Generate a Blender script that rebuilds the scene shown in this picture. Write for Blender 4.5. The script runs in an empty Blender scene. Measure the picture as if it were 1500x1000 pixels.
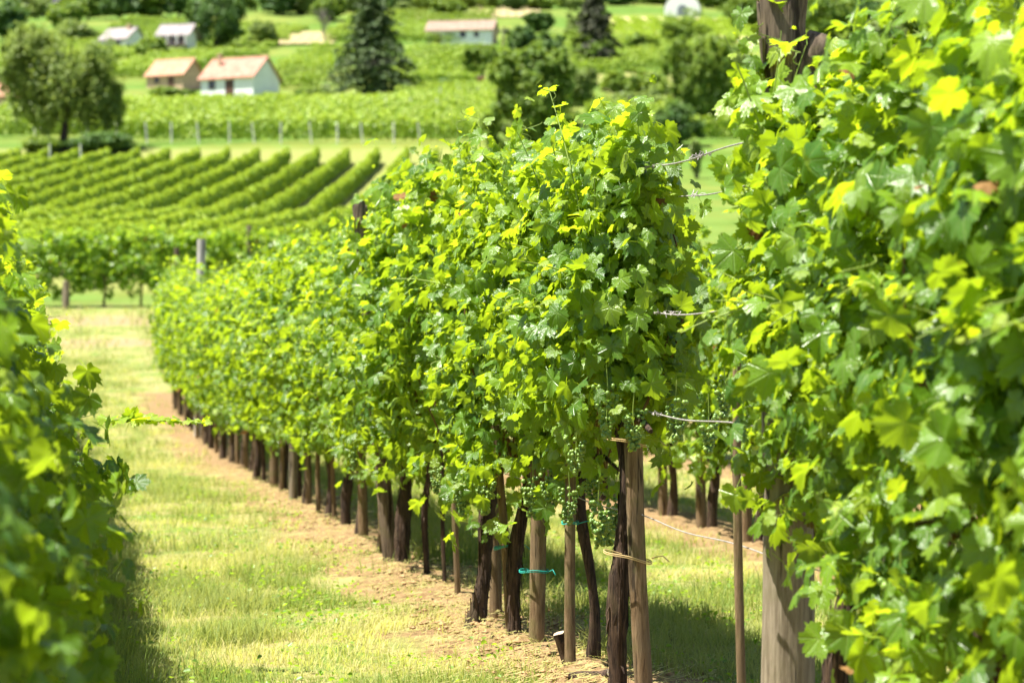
import bpy, math, random
import numpy as np
from mathutils import Vector, Matrix

random.seed(7)
RNG = np.random.default_rng(7)
sc = bpy.context.scene
COL = sc.collection
PI = math.pi

# ------------------------------------------------------------------ layout
F = 3540.0            # focal length in photo pixels (85 mm on a 36 mm frame, 1500 px wide)
CAMZ = 1.31           # eye height above the near ground
HOR = 503.0           # photo row of the horizon
SL = 0.1994           # how far the rows drift to the left per metre of depth
UM = 2.163            # lateral offset of the middle row
SP = 2.483            # row spacing (in x)
UL = UM - SP          # left row
ROT = math.atan(SL)   # row direction

_PD = np.array([-60, 0, 26, 30, 34, 37, 42, 50, 64, 75, 86, 103, 125, 150, 188, 195, 200, 250, 300, 350, 400, 450, 500, 600, 800, 1300], float)
_PZ = np.array([0, 0, 0, .03, .22, .45, .72, 1.15, 2.18, 3.25, 4.1, 5.35, 7.2, 10.2, 15.1, 17.2, 18.0, 24.8, 32.5, 40.7, 49.3, 59.2, 68.8, 89, 133, 250], float)
_fd = np.arange(-60, 1300, 0.5)
_fz = np.interp(_fd, _PD, _PZ)
_sm = np.convolve(np.pad(_fz, 6, mode='edge'), np.ones(13) / 13, 'valid')
def zt(d):
    return np.interp(d, _fd, _sm)
def at(px, D, dz=0.0):
    return Vector(((px - 750) * D / F, D, float(zt(D)) + dz))
def depth_of(py):                    # depth of the hillside ground seen at a photo row
    ds = np.arange(195, 700, 0.5)
    ys = HOR - (zt(ds) - CAMZ) * F / ds
    return float(ds[np.argmin(np.abs(ys - py))])
def row_at(px, u=0.0):               # ground point of the middle row seen at photo column px
    s = (px - 44.0) / (UM + u)
    D = F / s
    return Vector((UM + u - SL * D, D, float(zt(D)))), s
def row_D(D, lat, u=0.0):
    return Vector((lat + u - SL * D, D, float(zt(D))))

def vnoise(x, y, seed=0):            # 2-D value noise, -1..1
    x = np.asarray(x, float); y = np.asarray(y, float)
    xi = np.floor(x).astype(np.int64); yi = np.floor(y).astype(np.int64)
    fx = x - xi; fy = y - yi
    fx = fx * fx * (3 - 2 * fx); fy = fy * fy * (3 - 2 * fy)
    def h(a, b):
        n = (a * 374761393 + b * 668265263 + seed * 1274126177) & 0x7fffffff
        n = ((n ^ (n >> 13)) * 1274126177) & 0x7fffffff
        n = n ^ (n >> 16)
        return (n & 0xffff) / 32767.5 - 1.0
    a = h(xi, yi); b = h(xi + 1, yi); c = h(xi, yi + 1); d = h(xi + 1, yi + 1)
    return (a * (1 - fx) + b * fx) * (1 - fy) + (c * (1 - fx) + d * fx) * fy

# ------------------------------------------------------------------ mesh builder
class MB:
    def __init__(self):
        self.V = []; self.F = []; self.n = 0
        self.R = []; self.Y = []; self.UV = []
    def add(self, V, faces, mat=0, r=None, y=None, uv=None, smooth=True):
        V = np.asarray(V, float).reshape(-1, 3)
        n = len(V)
        if isinstance(faces, np.ndarray):
            fl = [faces]
        else:
            by = {}
            for f in faces: by.setdefault(len(f), []).append(f)
            fl = [np.array(v, np.int64) for v in by.values()]
        for f in fl: self.F.append((f + self.n, mat, smooth))
        self.V.append(V)
        self.R.append(np.broadcast_to(0.5 if r is None else r, (n,)))
        self.Y.append(np.broadcast_to(0.0 if y is None else y, (n,)))
        self.UV.append(np.zeros((n, 2)) if uv is None else uv)
        self.n += n
    def tube(self, pts, rad, seg=8, mat=0, rough=0.0, seed=0, cap=True, r=None, y=None, sq=0.0, capmat=None):
        pts = [Vector(p) for p in pts]
        n = len(pts)
        if not hasattr(rad, '__len__'): rad = [rad] * n
        rs = random.Random(seed)
        T = []
        for i in range(n):
            t = pts[min(i + 1, n - 1)] - pts[max(i - 1, 0)]
            T.append(t.normalized() if t.length > 1e-9 else Vector((0, 0, 1)))
        a = Vector((1, 0, 0)) if abs(T[0].x) < .8 else Vector((0, 1, 0))
        a = (a - T[0] * a.dot(T[0])).normalized()
        ridge = [1 + rough * rs.uniform(-1, 1) for _ in range(seg)]
        V = []
        for i in range(n):
            a = (a - T[i] * a.dot(T[i])).normalized()
            b = T[i].cross(a)
            for k in range(seg):
                th = 2 * PI * k / seg
                q = rad[i] * ridge[k] * (1 + rough * .5 * rs.uniform(-1, 1))
                if sq: q *= 1 + sq * (1 / max(abs(math.cos(th)), abs(math.sin(th))) - 1.15)
                V.append(pts[i] + (a * math.cos(th) + b * math.sin(th)) * q)
        Fq = []
        for i in range(n - 1):
            for k in range(seg):
                k2 = (k + 1) % seg
                Fq.append((i * seg + k, i * seg + k2, (i + 1) * seg + k2, (i + 1) * seg + k))
        self.add([tuple(v) for v in V], Fq, mat, r, y)
        if cap:
            for i, rev in ((0, True), (n - 1, False)):
                ring = [tuple(V[i * seg + k]) for k in range(seg)]
                f = list(range(seg))
                if rev: f = f[::-1]
                self.add(ring, [tuple(f)], mat if (capmat is None or rev) else capmat, r, y, smooth=False)
    def box(self, x0, x1, y0, y1, z0, z1, mat=0):
        V = [(x, y, z) for z in (z0, z1) for y in (y0, y1) for x in (x0, x1)]
        self.add(V, [(0, 2, 3, 1), (4, 5, 7, 6), (0, 1, 5, 4), (2, 6, 7, 3), (0, 4, 6, 2), (1, 3, 7, 5)], mat, smooth=False)
    def poly(self, pts, faces, mat=0, smooth=False):
        self.add(pts, faces, mat, smooth=smooth)
    def mesh(self, name, mats):
        me = bpy.data.meshes.new(name)
        V = np.concatenate(self.V); n = len(V)
        me.vertices.add(n); me.vertices.foreach_set('co', V.astype(np.float32).ravel())
        loops = np.concatenate([f.ravel() for f, _, _ in self.F])
        tot = np.concatenate([np.full(len(f), f.shape[1]) for f, _, _ in self.F])
        mi = np.concatenate([np.full(len(f), m) for f, m, _ in self.F])
        smo = np.concatenate([np.full(len(f), s) for f, _, s in self.F])
        me.loops.add(len(loops)); me.loops.foreach_set('vertex_index', loops.astype(np.int32))
        me.polygons.add(len(tot))
        st = np.concatenate([[0], np.cumsum(tot)[:-1]])
        me.polygons.foreach_set('loop_start', st.astype(np.int32))
        me.polygons.foreach_set('material_index', mi.astype(np.int32))
        me.polygons.foreach_set('use_smooth', smo.astype(bool))
        a = me.attributes.new('tone', 'FLOAT', 'POINT'); a.data.foreach_set('value', np.concatenate(self.R).astype(np.float32))
        a = me.attributes.new('young', 'FLOAT', 'POINT'); a.data.foreach_set('value', np.concatenate(self.Y).astype(np.float32))
        uvl = me.uv_layers.new(name='uv')
        uv = np.concatenate(self.UV)[loops]
        uvl.data.foreach_set('uv', uv.astype(np.float32).ravel())
        for m in (mats if isinstance(mats, (list, tuple)) else [mats]): me.materials.append(m)
        me.update(calc_edges=True)
        me.validate()
        return me
    def obj(self, name, mats, parent=None, loc=(0, 0, 0), rz=0.0):
        return link(name, self.mesh(name, mats), parent, loc, rz)

def link(name, data, parent=None, loc=(0, 0, 0), rz=0.0):
    o = bpy.data.objects.new(name, data); COL.objects.link(o)
    o.location = loc; o.rotation_euler = (0, 0, rz)
    if parent: o.parent = parent
    return o
def empty(name, loc, rz=0.0):
    o = link(name, None, None, loc, rz); o.empty_display_size = .2
    return o
def tag(o, label, cat, group=None, kind=None):
    if label: o['label'] = label
    if cat: o['category'] = cat
    if group: o['group'] = group
    if kind: o['kind'] = kind
    return o

# ------------------------------------------------------------------ materials
def mat(name):
    m = bpy.data.materials.new(name); m.use_nodes = True
    nt = m.node_tree; nt.nodes.clear()
    out = nt.nodes.new('ShaderNodeOutputMaterial')
    return m, nt, out
def N(nt, t, **kw):
    n = nt.nodes.new(t)
    for k, v in kw.items():
        if k.startswith('i_'):
            key = k[2:]
            key = int(key) if key.isdigit() else key.replace('_', ' ')
            n.inputs[key].default_value = v
        else: setattr(n, k, v)
    return n
def math_n(nt, op, a, b=None, c=None, clamp=False):
    n = nt.nodes.new('ShaderNodeMath'); n.operation = op; n.use_clamp = clamp
    for i, v in enumerate((a, b, c)):
        if v is None: continue
        if isinstance(v, (int, float)): n.inputs[i].default_value = v
        else: nt.links.new(v, n.inputs[i])
    return n.outputs[0]
def mixc(nt, f, a, b, mode='MIX'):
    n = nt.nodes.new('ShaderNodeMix'); n.data_type = 'RGBA'; n.blend_type = mode
    for i, v in ((0, f), (6, a), (7, b)):
        if isinstance(v, (int, float)): n.inputs[i].default_value = v
        elif isinstance(v, tuple): n.inputs[i].default_value = (*v[:3], 1)
        else: nt.links.new(v, n.inputs[i])
    return n.outputs[2]
def ramp(nt, f, stops):
    n = nt.nodes.new('ShaderNodeMapRange'); n.interpolation_type = 'SMOOTHSTEP'
    n.inputs[1].default_value, n.inputs[2].default_value = stops
    if isinstance(f, (int, float)): n.inputs[0].default_value = f
    else: nt.links.new(f, n.inputs[0])
    return n.outputs[0]
def noise(nt, vec, scale, detail=3, rough=.6):
    n = N(nt, 'ShaderNodeTexNoise'); n.inputs['Scale'].default_value = scale
    n.inputs['Detail'].default_value = detail; n.inputs['Roughness'].default_value = rough
    if vec is not None: nt.links.new(vec, n.inputs['Vector'])
    return n.outputs['Fac']
def scaled(nt, vec, s):
    n = N(nt, 'ShaderNodeMapping'); n.inputs['Scale'].default_value = s
    nt.links.new(vec, n.inputs['Vector']); return n.outputs[0]
def bump(nt, h, strength=.4, dist=.02):
    n = N(nt, 'ShaderNodeBump'); n.inputs['Strength'].default_value = strength; n.inputs['Distance'].default_value = dist
    nt.links.new(h, n.inputs['Height']); return n.outputs[0]
def principled(nt, out, color, rough=.8, normal=None, spec=.3):
    p = N(nt, 'ShaderNodeBsdfPrincipled')
    if isinstance(color, tuple): p.inputs['Base Color'].default_value = (*color[:3], 1)
    else: nt.links.new(color, p.inputs['Base Color'])
    if isinstance(rough, (int, float)): p.inputs['Roughness'].default_value = rough
    else: nt.links.new(rough, p.inputs['Roughness'])
    p.inputs['Specular IOR Level'].default_value = spec
    if normal is not None: nt.links.new(normal, p.inputs['Normal'])
    nt.links.new(p.outputs[0], out.inputs[0])
    return p

def leaf_mat(name, old, mid, young, trans, tw=.5, veins=False, gloss=.35, rough=.34):
    m, nt, out = mat(name)
    t = N(nt, 'ShaderNodeAttribute', attribute_name='tone').outputs['Fac']
    y = N(nt, 'ShaderNodeAttribute', attribute_name='young').outputs['Fac']
    c = mixc(nt, t, old, mid)
    c = mixc(nt, y, c, young)
    tc = mixc(nt, .48, c, trans)
    tc = mixc(nt, y, tc, tuple(min(1, v * 1.25) for v in trans))
    pos = N(nt, 'ShaderNodeNewGeometry').outputs['Position']
    if veins:
        spot = math_n(nt, 'MULTIPLY', ramp(nt, noise(nt, pos, 60, 2), (.70, .78)), .75)
        c = mixc(nt, spot, c, (.26, .17, .05)); tc = mixc(nt, spot, tc, (.30, .20, .03))
        hue = ramp(nt, noise(nt, pos, 2.6, 2), (.35, .68))
        c = mixc(nt, math_n(nt, 'MULTIPLY', hue, .35), c, (.05, .16, .03))
    nrm = None
    if veins:
        uv = N(nt, 'ShaderNodeUVMap', uv_map='uv').outputs[0]
        sp = N(nt, 'ShaderNodeSeparateXYZ'); nt.links.new(uv, sp.inputs[0])
        a = math_n(nt, 'ABSOLUTE', sp.outputs[0]); v = sp.outputs[1]
        best = None
        for ang in (0, 47, 96):
            sn, cs = math.sin(math.radians(ang)), math.cos(math.radians(ang))
            d = math_n(nt, 'ABSOLUTE', math_n(nt, 'SUBTRACT', math_n(nt, 'MULTIPLY', a, cs), math_n(nt, 'MULTIPLY', v, sn)))
            al = math_n(nt, 'ADD', math_n(nt, 'MULTIPLY', a, sn), math_n(nt, 'MULTIPLY', v, cs))
            k = math_n(nt, 'MULTIPLY', ramp(nt, d, (.045, .008)), math_n(nt, 'GREATER_THAN', al, 0.0))
            # side veins branching off this rib
            w = math_n(nt, 'FRACT', math_n(nt, 'SUBTRACT', math_n(nt, 'MULTIPLY', al, 6.0), math_n(nt, 'MULTIPLY', d, 5.0)))
            sv = math_n(nt, 'MULTIPLY', math_n(nt, 'GREATER_THAN', w, .86), math_n(nt, 'MULTIPLY', ramp(nt, d, (.3, .18)), .38))
            sv = math_n(nt, 'MULTIPLY', sv, math_n(nt, 'GREATER_THAN', al, 0.1))
            k = math_n(nt, 'MAXIMUM', k, sv)
            best = k if best is None else math_n(nt, 'MAXIMUM', best, k)
        c = mixc(nt, math_n(nt, 'MULTIPLY', best, .45), c, (.30, .42, .11))
        tc = mixc(nt, math_n(nt, 'MULTIPLY', best, .35), tc, (.2, .3, .03))
        n3 = noise(nt, scaled(nt, uv, (1, 1, 1)), 9.0, 2)
        nrm = bump(nt, math_n(nt, 'SUBTRACT', math_n(nt, 'MULTIPLY', n3, .8), best), .5, .006)
    p = N(nt, 'ShaderNodeBsdfPrincipled')
    nt.links.new(c, p.inputs['Base Color'])
    p.inputs['Roughness'].default_value = rough
    p.inputs['Specular IOR Level'].default_value = gloss
    if nrm is not None: nt.links.new(nrm, p.inputs['Normal'])
    tr = N(nt, 'ShaderNodeBsdfTranslucent'); nt.links.new(tc, tr.inputs[0])
    mx = N(nt, 'ShaderNodeMixShader'); mx.inputs[0].default_value = tw
    nt.links.new(p.outputs[0], mx.inputs[1]); nt.links.new(tr.outputs[0], mx.inputs[2])
    nt.links.new(mx.outputs[0], out.inputs[0])
    return m

M = {}
M['vine'] = leaf_mat('vine_leaf', (.034, .118, .010), (.225, .380, .017), (.46, .54, .05), (.63, .79, .012), .50, True, .5, .28)
M['vine_far'] = leaf_mat('vine_leaf_far', (.058, .16, .012), (.22, .37, .018), (.44, .53, .06), (.56, .76, .022), .48, False, .5, .4)
M['row'] = leaf_mat('row_leaf', (.13, .26, .020), (.37, .51, .030), (.45, .52, .06), (.55, .66, .04), .26, False, .4, .45)
M['tree'] = leaf_mat('tree_leaf', (.085, .175, .024), (.23, .34, .040), (.28, .34, .07), (.36, .46, .04), .38, False, .3, .5)
M['tree_dark'] = leaf_mat('dark_tree_leaf', (.045, .12, .032), (.135, .24, .045), (.15, .22, .05), (.20, .30, .04), .32, False, .3, .5)
M['tree_pale'] = leaf_mat('pale_tree_leaf', (.13, .20, .045), (.26, .35, .075), (.32, .38, .10), (.35, .44, .08), .34, False, .3, .5)
M['conifer'] = leaf_mat('conifer_leaf', (.045, .085, .030), (.125, .185, .055), (.10, .13, .04), (.08, .11, .02), .18, False, .25, .55)
M['grass'] = leaf_mat('grass_blade', (.075, .155, .022), (.19, .27, .036), (.46, .40, .18), (.60, .62, .12), .40, False, .2, .6)

def wood_mat(name, a, b, c, grain=1.0, moss=0.0):
    m, nt, out = mat(name)
    co = N(nt, 'ShaderNodeTexCoord').outputs['Object']
    info = N(nt, 'ShaderNodeObjectInfo')
    add = N(nt, 'ShaderNodeVectorMath', operation='ADD'); nt.links.new(co, add.inputs[0])
    sh = N(nt, 'ShaderNodeCombineXYZ'); nt.links.new(math_n(nt, 'MULTIPLY', info.outputs['Random'], 17.0), sh.inputs[2])
    nt.links.new(sh.outputs[0], add.inputs[1]); v = add.outputs[0]
    g = noise(nt, scaled(nt, v, (1, 1, .09)), 95 * grain, 5, .7)
    big = noise(nt, scaled(nt, v, (1, 1, .25)), 14, 3)
    col = mixc(nt, ramp(nt, g, (.36, .64)), a, b)
    col = mixc(nt, math_n(nt, 'MULTIPLY', ramp(nt, big, (.45, .7)), .7), col, c)
    crack = noise(nt, scaled(nt, v, (1, 1, .06)), 46 * grain, 3)
    ck = ramp(nt, crack, (.41, .35))
    col = mixc(nt, math_n(nt, 'MULTIPLY', ck, .85), col, (.018, .012, .008))
    if moss:
        mm = ramp(nt, noise(nt, v, 9, 4), (.52, .66))
        col = mixc(nt, math_n(nt, 'MULTIPLY', mm, moss), col, (.11, .12, .03))
    h = math_n(nt, 'SUBTRACT', g, ck)
    principled(nt, out, col, .85, bump(nt, h, .7, .008), .2)
    return m
M['stake'] = wood_mat('stake_wood', (.115, .072, .036), (.24, .165, .09), (.17, .125, .075), 1.0, .35)
M['greypost'] = wood_mat('grey_post_wood', (.17, .135, .09), (.29, .24, .17), (.21, .17, .115), .7, .15)
M['darkpost'] = wood_mat('dark_post_wood', (.07, .05, .034), (.20, .15, .10), (.12, .09, .06), .8, .2)
M['bark'] = wood_mat('vine_bark', (.022, .014, .010), (.105, .066, .042), (.06, .038, .026), 1.1, .1)
M['treebark'] = wood_mat('tree_bark', (.035, .026, .020), (.09, .07, .055), (.06, .047, .035), .2)
M['deadwood'] = wood_mat('bare_wood', (.16, .13, .12), (.26, .22, .20), (.2, .17, .15), .2)
M['cane'] = wood_mat('vine_cane', (.13, .075, .025), (.22, .13, .04), (.12, .16, .03), 1)
M['cutwood'] = wood_mat('cut_wood', (.42, .33, .22), (.55, .46, .33), (.38, .29, .19), 1)

def plain(name, col, rough=.7, spec=.3, metal=0.0, var=.25, scale=6.0):
    m, nt, out = mat(name)
    co = N(nt, 'ShaderNodeTexCoord').outputs['Object']
    f = noise(nt, co, scale, 4)
    c = mixc(nt, ramp(nt, f, (.3, .7)), tuple(v * (1 - var) for v in col), tuple(min(1, v * (1 + var * .4)) for v in col))
    p = principled(nt, out, c, rough, bump(nt, f, .15, .02), spec)
    p.inputs['Metallic'].default_value = metal
    return m
M['stem'] = plain('green_stem', (.22, .30, .05), .5)
M['wire'] = plain('rusty_wire', (.42, .38, .35), .5, .5, .3, .4, 60)
M['teal'] = plain('teal_twine', (.02, .36, .30), .5)
M['raffia'] = plain('raffia_tie', (.50, .36, .16), .7)
M['plaster'] = plain('white_plaster', (.90, .885, .86), .85, .2, 0, .08, 1.2)
M['brown_wall'] = plain('brown_brick_wall', (.58, .40, .27), .9, .2, 0, .25, 3)
M['glass'] = plain('dark_window_glass', (.035, .04, .045), .12, .6, 0, .2, 2)
M['brownwood'] = plain('brown_painted_wood', (.12, .06, .04), .6)
M['whitepost'] = plain('concrete_post', (.66, .65, .58), .8, .2, 0, .12, 8)
M['pole'] = plain('weathered_pole', (.22, .18, .15), .85, .2, 0, .25, 3)
M['rock'] = plain('dark_rock', (.11, .10, .12), .9, .2, 0, .5, .5)
M['redbox'] = plain('red_brown_boards', (.30, .10, .055), .7)
M['greydoor'] = plain('grey_door', (.22, .24, .27), .6)

def roof_mat(name, a, b):
    m, nt, out = mat(name)
    co = N(nt, 'ShaderNodeTexCoord').outputs['Object']
    w = N(nt, 'ShaderNodeTexWave', bands_direction='X'); w.inputs['Scale'].default_value = 1.3; w.inputs['Distortion'].default_value = .4
    nt.links.new(co, w.inputs[0])
    w2 = N(nt, 'ShaderNodeTexWave', bands_direction='Z'); w2.inputs['Scale'].default_value = 1.1; w2.inputs['Distortion'].default_value = .5
    nt.links.new(co, w2.inputs[0])
    n1 = noise(nt, co, 1.4, 4); n2 = noise(nt, co, 5.0, 3)
    c = mixc(nt, ramp(nt, n1, (.35, .65)), a, b)
    c = mixc(nt, math_n(nt, 'MULTIPLY', ramp(nt, n2, (.55, .75)), .5), c, tuple(v * .6 for v in a))
    h = math_n(nt, 'ADD', w.outputs['Fac'], w2.outputs['Fac'])
    principled(nt, out, c, .85, bump(nt, h, .6, .06), .2)
    return m
M['roof_pink'] = roof_mat('pink_tile_roof', (.36, .17, .12), (.45, .25, .18))
M['roof_orange'] = roof_mat('orange_tile_roof', (.39, .20, .12), (.47, .275, .18))
M['roof_grey'] = roof_mat('grey_tile_roof', (.24, .21, .205), (.32, .285, .275))
M['roof_brown'] = roof_mat('brown_tile_roof', (.25, .175, .13), (.32, .235, .18))

def ground_mat():
    m, nt, out = mat('vineyard_ground')
    pos = N(nt, 'ShaderNodeNewGeometry').outputs['Position']
    sp = N(nt, 'ShaderNodeSeparateXYZ'); nt.links.new(pos, sp.inputs[0])
    X, Y = sp.outputs[0], sp.outputs[1]
    u = math_n(nt, 'ADD', X, math_n(nt, 'MULTIPLY', Y, SL))
    fr = math_n(nt, 'FRACT', math_n(nt, 'DIVIDE', math_n(nt, 'SUBTRACT', u, UL), SP))
    d = math_n(nt, 'MULTIPLY', math_n(nt, 'MINIMUM', fr, math_n(nt, 'SUBTRACT', 1.0, fr)), SP)   # distance to nearest row
    n_big = noise(nt, pos, .55, 4); n_mid = noise(nt, pos, 2.3, 4); n_f = noise(nt, pos, 14, 5, .7); n_ff = noise(nt, pos, 70, 4, .7)
    near = math_n(nt, 'LESS_THAN', Y, 38.5)
    dd = math_n(nt, 'ADD', d, math_n(nt, 'MULTIPLY', math_n(nt, 'SUBTRACT', n_mid, .5), 1.7))
    dirt = math_n(nt, 'MULTIPLY', ramp(nt, dd, (.62, .30)), near)
    soil = mixc(nt, ramp(nt, n_f, (.3, .7)), (.165, .098, .042), (.285, .195, .095))
    soil = mixc(nt, math_n(nt, 'MULTIPLY', ramp(nt, n_ff, (.5, .72)), .5), soil, (.42, .32, .16))
    green = mixc(nt, ramp(nt, n_f, (.3, .7)), (.085, .145, .022), (.19, .25, .045))
    straw = mixc(nt, ramp(nt, n_ff, (.3, .7)), (.24, .205, .075), (.36, .315, .135))
    gmix = mixc(nt, ramp(nt, n_mid, (.40, .62)), green, straw)
    col = mixc(nt, dirt, gmix, soil)
    # farm track between the plots
    yw = math_n(nt, 'ADD', Y, math_n(nt, 'MULTIPLY', math_n(nt, 'SUBTRACT', n_big, .5), 4.0))
    t1 = math_n(nt, 'MULTIPLY', ramp(nt, yw, (57.4, 58.2)), ramp(nt, yw, (62.0, 61.0)))
    t2 = math_n(nt, 'MULTIPLY', ramp(nt, yw, (50.5, 51.5)), ramp(nt, yw, (54.0, 53.0)))
    track = math_n(nt, 'MAXIMUM', t1, t2)
    col = mixc(nt, math_n(nt, 'MULTIPLY', track, .85), col, mixc(nt, n_f, (.24, .17, .09), (.33, .25, .145)))
    # hillside: green with drier patches
    hill = mixc(nt, ramp(nt, noise(nt, pos, .05, 5), (.42, .62)), (.075, .135, .014), (.165, .18, .032))
    hill = mixc(nt, math_n(nt, 'MULTIPLY', ramp(nt, noise(nt, pos, .6, 4), (.35, .7)), .6), hill, (.12, .22, .04))
    lane = mixc(nt, n_mid, (.15, .20, .035), (.26, .245, .085))
    hill = mixc(nt, math_n(nt, 'MULTIPLY', ramp(nt, Y, (196, 193)), math_n(nt, 'MULTIPLY', ramp(nt, Y, (69, 73)), ramp(nt, X, (5, 1)))), hill, lane)
    col = mixc(nt, ramp(nt, Y, (63, 68)), col, hill)
    h = math_n(nt, 'ADD', n_f, math_n(nt, 'MULTIPLY', n_ff, .5))
    principled(nt, out, col, .95, bump(nt, h, .8, .03), .15)
    return m
M['ground'] = ground_mat()

def field_mat(name, a, b, stripe, sx):
    m, nt, out = mat(name)
    co = N(nt, 'ShaderNodeTexCoord').outputs['Object']
    w = N(nt, 'ShaderNodeTexWave', bands_direction='X'); w.inputs['Scale'].default_value = sx; w.inputs['Distortion'].default_value = 1.5
    w.inputs['Detail'].default_value = 3
    nt.links.new(co, w.inputs[0])
    c = mixc(nt, noise(nt, co, .5, 4), a, b)
    c = mixc(nt, math_n(nt, 'MULTIPLY', ramp(nt, w.outputs['Fac'], (.5, .9)), .7), c, stripe)
    principled(nt, out, c, .95, None, .1)
    return m
M['dry'] = field_mat('dry_field', (.31, .24, .125), (.38, .31, .165), (.20, .22, .07), .18)
M['stubble'] = field_mat('stubble_field', (.16, .18, .05), (.25, .23, .08), (.11, .16, .03), .25)

# ------------------------------------------------------------------ leaves
def leaf_template(seed, hi):
    rs = random.Random(seed)
    if hi:
        half = [(0, 1.0), (5, .86), (10, .92), (15, .78), (20, .83), (26, .68), (31, .67), (36, .82), (41, .79), (47, .97), (52, .83), (58, .87),
                (64, .74), (72, .65), (78, .76), (84, .72), (92, .84), (100, .71), (110, .76), (122, .62), (136, .66), (150, .52), (166, .34)]
    else:
        half = [(0, 1.0), (14, .84), (26, .74), (47, .94), (62, .76), (72, .70), (96, .80), (125, .66), (155, .50)]
    pts = []
    for a, r in half: pts.append((math.radians(a + rs.uniform(-1.5, 1.5)), r * rs.uniform(.9, 1.08)))
    other = [(-math.radians(a), r * rs.uniform(.93, 1.06)) for a, r in half[1:]]
    ring = other[::-1] + pts
    cup = rs.uniform(-.35, .6); droop = rs.uniform(.05, .65); wav = rs.uniform(.04, .12); ph = rs.uniform(0, 6); tw = rs.uniform(-.3, .3)
    def w(u, v, th, r):
        return cup * abs(u) * .8 - droop * (v * abs(v)) * .6 - .18 * r * r + wav * math.sin(5 * th + ph) * r + tw * u * v
    V = [(0, 0, 0)]; UV = [(0, 0)]
    levels = [.5, 1.0] if hi else [1.0]
    for k in levels:
        for th, r in ring:
            r2 = r * k if k == 1 else (r * .35 + .7 * .65) * k
            u, v = math.sin(th) * r2, math.cos(th) * r2
            V.append((u, v, w(u, v, th, r2))); UV.append((u, v))
    n = len(ring); tris = []; quads = []
    for i in range(n - 1):
        tris.append((0, 1 + i + 1, 1 + i))
        if hi: quads.append((1 + i, 1 + i + 1, 1 + n + i + 1, 1 + n + i))
    if hi:                                            # leaf stalk
        b = len(V)
        for q in ((.022, 0, 0), (-.022, 0, 0), (.018, -.45, -.10), (-.018, -.45, -.10), (.014, -.95, -.40), (-.014, -.95, -.40)):
            V.append(q); UV.append((q[0], q[1]))
        quads += [(b, b + 1, b + 3, b + 2), (b + 2, b + 3, b + 5, b + 4)]
    tris = np.array(tris, np.int64)
    return np.array(V), np.array(UV), [tris] + ([np.array(quads, np.int64)] if hi else [])
T_HI = [leaf_template(i, True) for i in range(7)]
T_LO = [leaf_template(20 + i, False) for i in range(6)]
def card_template(seed):
    rs = random.Random(seed)
    c = rs.uniform(.1, .35)
    V = np.array([(0, -.45, 0), (.5, -.15, c), (.48, .45, c * .7), (0, .9, -.15), (-.48, .45, c * .7), (-.5, -.15, c)])
    return V, V[:, :2].copy(), [np.array([(0, 1, 2, 3), (0, 3, 4, 5)], np.int64)]
T_CARD = [card_template(i) for i in range(3)]

def norm(a):
    return a / np.maximum(np.linalg.norm(a, axis=-1, keepdims=True), 1e-9)
def add_leaves(mb, P, nrm, mid, size, tone, young, temps, rng, matid=0):
    nrm = norm(nrm); mid = norm(mid - nrm * np.sum(mid * nrm, -1, keepdims=True)); side = np.cross(mid, nrm)
    which = rng.integers(0, len(temps), len(P))
    for k, (TV, TUV, FS) in enumerate(temps):
        ix = np.nonzero(which == k)[0]
        if not len(ix): continue
        s = size[ix][:, None, None]
        asp = rng.uniform(.85, 1.12, (len(ix), 1, 1))
        V = P[ix][:, None, :] + s * (TV[None, :, 0:1] * asp * side[ix][:, None, :] + TV[None, :, 1:2] * mid[ix][:, None, :] + TV[None, :, 2:3] * nrm[ix][:, None, :])
        nv = len(TV)
        base = (np.arange(len(ix)) * nv)[:, None, None]
        r = np.repeat(tone[ix], nv); y = np.repeat(young[ix], nv); uv = np.tile(TUV, (len(ix), 1))
        st = mb.n
        mb.V.append(V.reshape(-1, 3)); mb.R.append(r); mb.Y.append(y); mb.UV.append(uv)
        for Fk in FS:
            mb.F.append(((Fk[None] + base).reshape(-1, Fk.shape[1]) + st, matid, True))
        mb.n += len(ix) * nv

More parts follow.
